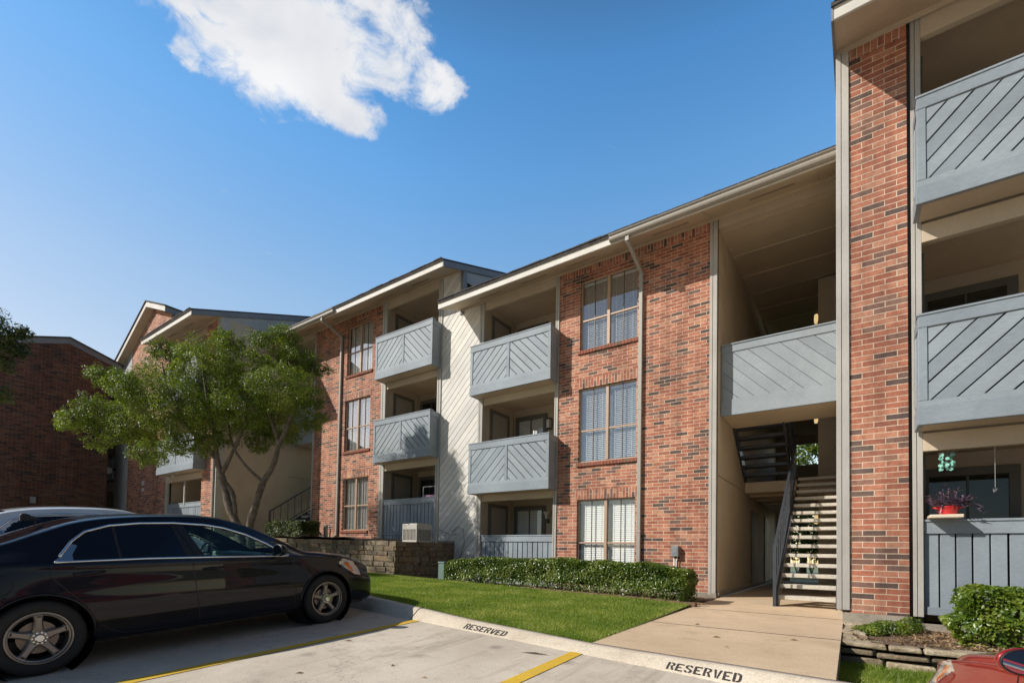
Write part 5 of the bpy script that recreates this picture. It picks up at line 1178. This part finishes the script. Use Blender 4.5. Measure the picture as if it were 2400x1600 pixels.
    def side_x(y, h):
        k = round(y, 3)
        if k not in secc: secc[k] = section(y, seg)
        r_ = secc[k][:cum[8] + 1]; return float(np.interp(h, r_[:, 1], r_[:, 0]))
    def path(pts, off, s, n=6, close=False):
        out = []; pp = pts + [pts[0]] if close else pts
        for a, b_ in zip(pp, pp[1:]):
            for k in range(n): y = a[0] + (b_[0]-a[0])*k/n; h = a[1] + (b_[1]-a[1])*k/n; out.append((s * (side_x(y, h) + off), y, h))
        y, h = pp[-1]; out.append((s * (side_x(y, h) + off), y, h)); return out
    for s in (1, -1):
        b = MB()
        b.tube(path([(-1.255,1.02),(-1.155,1.15),(-1.04,1.245),(-.85,1.303),(-.6,1.328),(-.3,1.332),(.0,1.312),(.2,1.276),(.45,1.192),(.66,1.085),(.80,.985),(.87,.93)], .004, s), 0.0135, 7)
        b.tube(path([(-1.295,.975),(-.6,.972),(0,.955),(.5,.938),(.87,.925)], .005, s), 0.0125, 7)
        q = path([(-1.31,.972),(-1.255,1.02),(-1.16,1.135)], .006, s, 1); q2 = path([(-1.165,.985),(-1.165,1.035),(-1.115,1.12)], .006, s, 1)
        b.poly([q[0], q2[0], q2[1], q[1]][::s]); b.poly([q[1], q2[1], q2[2], q[2]][::s])
        b.build('window_trim', CHROME, t, smooth=True)
        b = MB()
        pil = [(-.33,1.31),(-.215,1.31),(-.075,.965),(-.255,.97)]; q = path(pil, .004, s, 1)[:4]; b.poly(q[::s])
        b.tube(path([(-.295,1.315),(-.16,.97)], .006, s), .004, 4)
        b.build('pillar_trim', TRIMB, t)
        MB().tube(path([(-.82,1.285),(-.82,.985)], .003, s), .012, 4).build('window_divider', TRIMB, t)
        b = MB()
        for pts in ([(-.215,.96),(-.185,.7),(-.14,.27)], [(.905,.94),(.955,.72),(.945,.27)], [(-1.31,.96),(-1.33,.86),(-1.22,.725),(-1.10,.58),(-1.03,.44),(-.93,.33),(-.80,.265)], [(-.80,.265),(.1,.255),(.945,.27)]): b.tube(path(pts, -.001, s, 10), 0.0045, 5)
        if s == 1: b.tube(path([(-1.64 + .085*math.cos(a), .80 + .085*math.sin(a)) for a in [k*.5236 for k in range(13)]], 0.0, s, 1), 0.0035, 4)
        b.build('panel_gap', TRIMB, t)
        for (y0, y1, h), dd in zip(((-1.17, -.95, .868), (-.105, .10, .838)), doors[0 if s == 1 else 1]):
            b = MB(); b.tube([(s*(side_x(y0, h) + .012), y0, h - .006), (s*(side_x((y0+y1)/2, h) + .034), (y0+y1)/2, h), (s*(side_x(y1, h) + .012), y1, h + .004)], [.012, .016, .012], 8); hd = b.build('handle', paint, dd or t, smooth=True)
        # arches, flares
        for yw in (-1.40, 1.40):
            b = MB(); b.tube([(s * (side_x(yw + .376*math.cos(a), max(.2, .325 + .376*math.sin(a))) + .001), yw + .376*math.cos(a), .325 + .376*math.sin(a)) for a in [-.25 + k * (math.pi + .5) / 30 for k in range(31)]], 0.013, 7)
            b.build('arch_lip', paint, t, smooth=True)
            xe = side_x(yw, .66) - .012
            MB().lathe([(.385, s * xe), (.385, s * .45), (.02, s * .45)], (0, yw, .325), 'x', 28).build('wheel_well', TRIMB, t)
        # mirror
        mx = s * (side_x(.70, .97)); b = MB(); c0 = (mx + s*.135, .70, 1.005)
        b.v += [tuple((c0[0] + .105*math.cos(a)*math.cos(e), c0[1] + (.085 if math.sin(a) > 0 else .02)*math.sin(a)*math.cos(e), c0[2] + .075*math.sin(e))) for e in [(-.5 + k/8)*math.pi for k in range(9)] for a in [j*math.pi/10 for j in range(20)]]
        for k in range(8):
            for j in range(20): b.f.append((k*20 + j, k*20 + (j+1) % 20, (k+1)*20 + (j+1) % 20, (k+1)*20 + j)); b.m.append(0)
        b.bar((mx - s*.02, .73, .965), (mx + s*.09, .72, .985), .05, .03)
        mh = b.build('mirror', paint, t, smooth=True)
        b = MB(); yy = .70 - .0235
        b.poly([(c0[0] + .092*math.cos(a), yy, c0[2] + .062*math.sin(a)) for a in [j*math.pi/14 for j in range(28)]]); b.build('mirror_glass', MIRR, mh)
        b = MB(); b.tube([(c0[0] + .096*math.cos(a), yy + .004, c0[2] + .066*math.sin(a)) for a in [j*math.pi/14 for j in range(29)]], 0.006, 6); b.build('mirror_rim', TRIMB, mh)
        for yw in (-1.40, 1.40): wheel(t, s, yw)
    b = MB(); b.tube([(.30 - k*.02, .90 + .02*k, 1.065 + .004*k) for k in range(2)], .01, 5)
    # interior
    b = MB(); b.box(-.70, .70, .62, 1.10, .70, .93); b.tube([(-.68, .66, .93), (0, .60, .95), (.68, .66, .93)], .05, 8); b.build('dashboard', DASH, t, bevel=.03)
    b = MB()
    for sx in (-.36, .36): b.box(sx - .24, sx + .24, -.22, .30, .45, .60); b.prism([(-.30, .5), (-.14, .5), (-.30, 1.08), (-.42, 1.08)], 'x', sx - .24, sx + .24); b.prism([(-.36, 1.08), (-.30, 1.08), (-.34, 1.24), (-.41, 1.24)], 'x', sx - .13, sx + .13)
    b.box(-.62, .62, -1.05, -.7, .45, .62); b.prism([(-1.1, .5), (-.92, .5), (-1.14, 1.02), (-1.24, 1.02)], 'x', -.62, .62); b.build('seat', SEAT, t, bevel=.03)
    b = MB(); b.tube([(-.36 + .18*math.cos(a), .42 + .05*math.sin(a), .93 + .165*math.sin(a)) for a in [k*.2618 for k in range(25)]], .015, 7); b.bar((-.54, .42, .93), (-.18, .42, .93), .03, .02); b.bar((-.36, .43, .93), (-.36, .62, .84), .05, .05); b.build('steering_wheel', DASH, t)
    b = MB(); b.box(-.70, .70, -2.2, 2.1, .19, .30); b.box(-.44, .44, -1.8, 1.8, .30, .45); b.build('underbody', TRIMB, t)
    b = MB(); b.prism([(-1.36, 1.355), (-1.19, 1.36), (-1.32, 1.435), (-1.36, 1.425)], 'x', -.02, .02); b.build('antenna', TRIMB, t, bevel=.008)
    b = MB()
    for pts in ([(0.02, 1.10, 1.05), (-.55, 1.02, 1.04)], [(.62, 1.14, .99), (.08, 1.08, 1.055)]): b.tube(pts, .008, 5)
    b.build('wiper', TRIMB, t)
    b = MB(); b.box(-.40, .40, 2.385, 2.42, .30, .42); b.box(-.30, .30, 2.36, 2.415, .52, .60); b.build('grille', TRIMB, t, bevel=.01)
    return t
def wheel(t, s, yw):
    X = s * .872; o = (0, yw, .325)
    w = MB(); pr = [(.222, -.10), (.222, -.005), (.235, .008), (.27, .014), (.305, .006), (.322, -.015), (.327, -.05), (.327, -.16), (.30, -.20), (.222, -.20)]
    w.lathe([(r_, X + s*h) for r_, h in pr], o, 'x', 44); wh = w.build('wheel', TYRE, t, smooth=True)
    b = MB()
    b.lathe([(r_, X + s*h) for r_, h in ((.226, -.004), (.224, .006), (.212, .007), (.206, -.012), (.196, -.016), (.190, -.05), (.190, -.16))], o, 'x', 44)
    for k in range(5):
        a0 = math.radians(90 + 72*k)
        def pt(rad, tang, x): return (X + s*x, yw + rad*math.cos(a0) - tang*math.sin(a0), .325 + rad*math.sin(a0) + tang*math.cos(a0))
        prof = [(.045, .044, -.030), (.085, .032, -.024), (.13, .027, -.018), (.17, .029, -.014), (.198, .036, -.016)]
        for (r0, w0, x0), (r1, w1, x1) in zip(prof, prof[1:]):
            i = len(b.v); b.v += [pt(r0, -w0, x0 - .012), pt(r0, -w0*.6, x0), pt(r0, w0*.6, x0), pt(r0, w0, x0 - .012), pt(r1, -w1, x1 - .012), pt(r1, -w1*.6, x1), pt(r1, w1*.6, x1), pt(r1, w1, x1 - .012)]
            for f in ((0,1,5,4),(1,2,6,5),(2,3,7,6)): b.f.append(tuple(i + q for q in f)); b.m.append(0)
            for (q0, q1) in ((0, 4), (3, 7)):
                j = len(b.v); p0, p1 = b.v[i+q0], b.v[i+q1]; b.v += [p0, p1, (p1[0] - s*.03, p1[1], p1[2]), (p0[0] - s*.03, p0[1], p0[2])]; b.f.append((j, j+1, j+2, j+3)); b.m.append(0)
        j = len(b.v); b.v += [pt(.178, -.013, -.0125), pt(.178, .013, -.0125), pt(.190, .015, -.0135), pt(.190, -.015, -.0135)]; b.f.append((j, j+1, j+2, j+3)); b.m.append(1)
    b.lathe([(r_, X + s*h) for r_, h in ((.062, -.034), (.060, -.020), (.050, -.018), (.0, -.018))], o, 'x', 24)
    b.build('rim', [ALLOY, TRIMB], wh, smooth=False)
    b = MB()
    b.lathe([(r_, X + s*h) for r_, h in ((.034, -.018), (.034, .004), (.028, .010), (.018, .010), (.018, .006), (0, .006))], o, 'x', 16)
    for k in range(10):
        a = k*.6283; b.lathe([(.0075, X - s*.018), (.0075, X - s*.008), (0, X - s*.008)], (0, yw + .047*math.cos(a), .325 + .047*math.sin(a)), 'x', 6)
    b.build('hub_cap', CHROME, wh, smooth=False)
    b = MB(); b.lathe([(r_, X + s*h) for r_, h in ((.14, -.09), (.14, -.075), (.06, -.075), (.06, -.06), (0, -.06))], o, 'x', 28); b.build('brake_disc', DISC, wh)
car('sedan', 'black four door sedan parked in shade at lower left, nose to the kerb', BLKP, (-6.62, 2.52, -1.066), math.radians(3.1), fine=0.016)
car('crossover', 'white car parked behind the black sedan, only its roof showing', WHTP, (-9.40, 2.45, -1.03), math.radians(2.6), zs=1.10, fine=0.022, dark_glass=True)
car('red_car', 'red car at the lower right edge, only front wing and door mirror in view', REDP, (1.788, 2.793, -1.32), -0.0345, yaw=0.279, fine=0.024, dark_glass=True, zs=0.874)

# ------------------------------------------------------------------ sky, sun, camera
L = Vector((0.5523, 0.6178, -0.5597))
w = bpy.data.worlds.new('World'); S.world = w; w.use_nodes = True; nt = w.node_tree
bg = nt.nodes['Background']; sky = nd(nt, 'ShaderNodeTexSky', sky_type='NISHITA', sun_disc=False)
sky.sun_elevation = math.radians(34.0); sky.sun_rotation = math.atan2(-L.x, -L.y)
sky.altitude = 200; sky.air_density = 1.0; sky.dust_density = 0.5; sky.ozone_density = 2.0
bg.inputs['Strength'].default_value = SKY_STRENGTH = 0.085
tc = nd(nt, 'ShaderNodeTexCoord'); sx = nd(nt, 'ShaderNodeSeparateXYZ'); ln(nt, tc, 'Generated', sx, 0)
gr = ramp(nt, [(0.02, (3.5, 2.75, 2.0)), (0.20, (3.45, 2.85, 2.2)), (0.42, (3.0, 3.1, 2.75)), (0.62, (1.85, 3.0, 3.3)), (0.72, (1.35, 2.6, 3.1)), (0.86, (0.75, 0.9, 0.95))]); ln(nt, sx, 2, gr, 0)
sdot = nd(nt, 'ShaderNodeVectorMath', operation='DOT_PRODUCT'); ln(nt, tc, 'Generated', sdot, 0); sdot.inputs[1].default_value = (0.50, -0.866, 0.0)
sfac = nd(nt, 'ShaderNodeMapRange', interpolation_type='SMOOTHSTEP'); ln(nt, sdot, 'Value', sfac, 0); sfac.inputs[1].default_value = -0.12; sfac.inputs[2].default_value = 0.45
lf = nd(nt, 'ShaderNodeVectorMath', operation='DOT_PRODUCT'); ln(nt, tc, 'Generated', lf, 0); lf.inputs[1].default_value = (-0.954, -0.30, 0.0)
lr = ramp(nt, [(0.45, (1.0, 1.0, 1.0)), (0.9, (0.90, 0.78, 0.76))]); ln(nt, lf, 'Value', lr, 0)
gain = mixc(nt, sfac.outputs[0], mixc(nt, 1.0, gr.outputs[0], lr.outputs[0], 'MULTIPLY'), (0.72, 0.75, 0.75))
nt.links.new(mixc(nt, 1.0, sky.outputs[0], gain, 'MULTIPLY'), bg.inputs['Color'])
mz = nd(nt, 'ShaderNodeMath', operation='MAXIMUM'); ln(nt, sx, 2, mz, 0); mz.inputs[1].default_value = 0.02
dx = nd(nt, 'ShaderNodeMath', operation='DIVIDE'); ln(nt, sx, 0, dx, 0); ln(nt, mz, 0, dx, 1)
dy = nd(nt, 'ShaderNodeMath', operation='DIVIDE'); ln(nt, sx, 1, dy, 0); ln(nt, mz, 0, dy, 1)
cp = nd(nt, 'ShaderNodeCombineXYZ'); ln(nt, dx, 0, cp, 0); ln(nt, dy, 0, cp, 1)
# the cloud layer is a plane overhead: cp = position on it; a few soft lobes broken up by noise
n0 = noise(nt, 7.0, 7, 0.62, cp.outputs[0], 0.5); sub0 = nd(nt, 'ShaderNodeVectorMath', operation='SUBTRACT'); ln(nt, n0, 'Color', sub0, 0); sub0.inputs[1].default_value = (0.5, 0.5, 0.5)
sc0 = nd(nt, 'ShaderNodeVectorMath', operation='SCALE'); ln(nt, sub0, 0, sc0, 0); sc0.inputs['Scale'].default_value = 0.16
wp = nd(nt, 'ShaderNodeVectorMath', operation='ADD'); ln(nt, cp, 0, wp, 0); ln(nt, sc0, 0, wp, 1)
LOBES = [(-0.924, 0.506, -0.479, 5.672, 4.929, -0.235, 1.0), (-0.93, 0.405, 3.112, 6.534, -13.772, 18.438, 0.9), (-0.943, 0.639, 4.909, 8.808, -9.701, 7.513, 0.85),
 (-0.738, 0.723, 5.247, 11.84, -12.18, 5.988, 0.74), (-0.705, 0.597, -1.599, 12.651, 17.302, 0.972, 0.62), (-1.109, 0.401, -3.179, 20.26, 18.338, 10.244, 0.6), (-0.653, 0.597, 12.007, 29.206, 41.622, -23.808, 0.5),
 (-0.786, 0.629, -0.763, 11.973, 11.471, 2.571, 0.62), (-0.694, 0.735, -0.131, 15.385, 23.656, 1.438, 0.6), (-0.723, 0.641, -1.04, 12.169, 19.47, 3.163, 0.55), (-0.725, 0.548, 1.875, 15.934, 21.851, -13.498, 0.6)]
acc = None
for (cx_, cy_, a, b_, c_, d, wgt) in LOBES:
    v = nd(nt, 'ShaderNodeVectorMath', operation='SUBTRACT'); ln(nt, wp, 0, v, 0); v.inputs[1].default_value = (cx_, cy_, 0)
    d1 = nd(nt, 'ShaderNodeVectorMath', operation='DOT_PRODUCT'); ln(nt, v, 0, d1, 0); d1.inputs[1].default_value = (a, b_, 0)
    d2 = nd(nt, 'ShaderNodeVectorMath', operation='DOT_PRODUCT'); ln(nt, v, 0, d2, 0); d2.inputs[1].default_value = (c_, d, 0)
    cc = nd(nt, 'ShaderNodeCombineXYZ'); ln(nt, d1, 'Value', cc, 0); ln(nt, d2, 'Value', cc, 1)
    le = nd(nt, 'ShaderNodeVectorMath', operation='LENGTH'); ln(nt, cc, 0, le, 0)
    s1 = nd(nt, 'ShaderNodeMapRange', interpolation_type='SMOOTHSTEP'); ln(nt, le, 'Value', s1, 0); s1.inputs[1].default_value = 1.35; s1.inputs[2].default_value = 0.25; s1.inputs[3].default_value = 0.0; s1.inputs[4].default_value = wgt
    if acc is None: acc = s1
    else:
        mx = nd(nt, 'ShaderNodeMath', operation='MAXIMUM'); ln(nt, acc, 0, mx, 0); ln(nt, s1, 0, mx, 1); acc = mx
n1 = noise(nt, 12.0, 10, 0.66, cp.outputs[0], 0.5)
dn = nd(nt, 'ShaderNodeMath', operation='MULTIPLY_ADD'); ln(nt, n1, 0, dn, 0); dn.inputs[1].default_value = 1.35; ln(nt, acc, 0, dn, 2)
cm = nd(nt, 'ShaderNodeMapRange', interpolation_type='SMOOTHSTEP'); ln(nt, dn, 0, cm, 0); cm.inputs[1].default_value = 0.86; cm.inputs[2].default_value = 1.48; cm.inputs[3].default_value = 0.0; cm.inputs[4].default_value = 0.97
gt = nd(nt, 'ShaderNodeMath', operation='GREATER_THAN'); ln(nt, sx, 2, gt, 0); gt.inputs[1].default_value = 0.05
mk = nd(nt, 'ShaderNodeMath', operation='MULTIPLY'); ln(nt, cm, 0, mk, 0); ln(nt, gt, 0, mk, 1)
n2 = noise(nt, 4.0, 4, 0.5, cp.outputs[0], 0.4)
cr = ramp(nt, [(0.30, (0.70, 0.72, 0.77)), (0.48, (0.84, 0.85, 0.87)), (0.64, (0.95, 0.95, 0.95))]); ln(nt, n2, 0, cr, 0)
b2 = nd(nt, 'ShaderNodeBackground', i_Strength=1.0); ln(nt, cr, 0, b2, 'Color')
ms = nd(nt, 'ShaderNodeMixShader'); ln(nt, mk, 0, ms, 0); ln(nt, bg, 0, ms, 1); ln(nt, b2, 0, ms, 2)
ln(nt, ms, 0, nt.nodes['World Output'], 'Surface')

sl = bpy.data.lights.new('sun', 'SUN'); sl.energy = 5.0; sl.angle = math.radians(0.5); sl.color = (1.0, 0.935, 0.84)
so = bpy.data.objects.new('sun', sl); COL.objects.link(so); so.rotation_euler = L.to_track_quat('-Z', 'Y').to_euler(); so.location = (-20, -20, 25)

cam = bpy.data.cameras.new('camera'); co = bpy.data.objects.new('camera', cam); COL.objects.link(co); S.camera = co
f_px, yaw, pit, rol = 1133.0, 0.612597, 0.0296693, 0.0183123
cy_, sy_ = math.cos(yaw), math.sin(yaw); cpi, spi = math.cos(pit), math.sin(pit)
Fv = Vector((-sy_ * cpi, cy_ * cpi, spi)); r0 = Vector((cy_, sy_, 0)); u0 = r0.cross(Fv)
Rv = r0 * math.cos(rol) + u0 * math.sin(rol); Uv = -r0 * math.sin(rol) + u0 * math.cos(rol)
co.matrix_world = Matrix(((Rv.x, Uv.x, -Fv.x, 0), (Rv.y, Uv.y, -Fv.y, 0), (Rv.z, Uv.z, -Fv.z, 0), (0, 0, 0, 1)))
cam.sensor_width = 36; cam.sensor_fit = 'HORIZONTAL'; cam.lens = f_px / 2400 * 36; cam.shift_y = (1259.8 - 800) / 2400; cam.clip_end = 2000; cam.clip_start = 0.05
S.view_settings.view_transform = 'Standard'; S.view_settings.look = 'None'; S.view_settings.exposure = 0; S.view_settings.gamma = 1
S.render.engine = 'CYCLES'
S.cycles.use_denoising = True
S.cycles.max_bounces = 8; S.cycles.transparent_max_bounces = 16
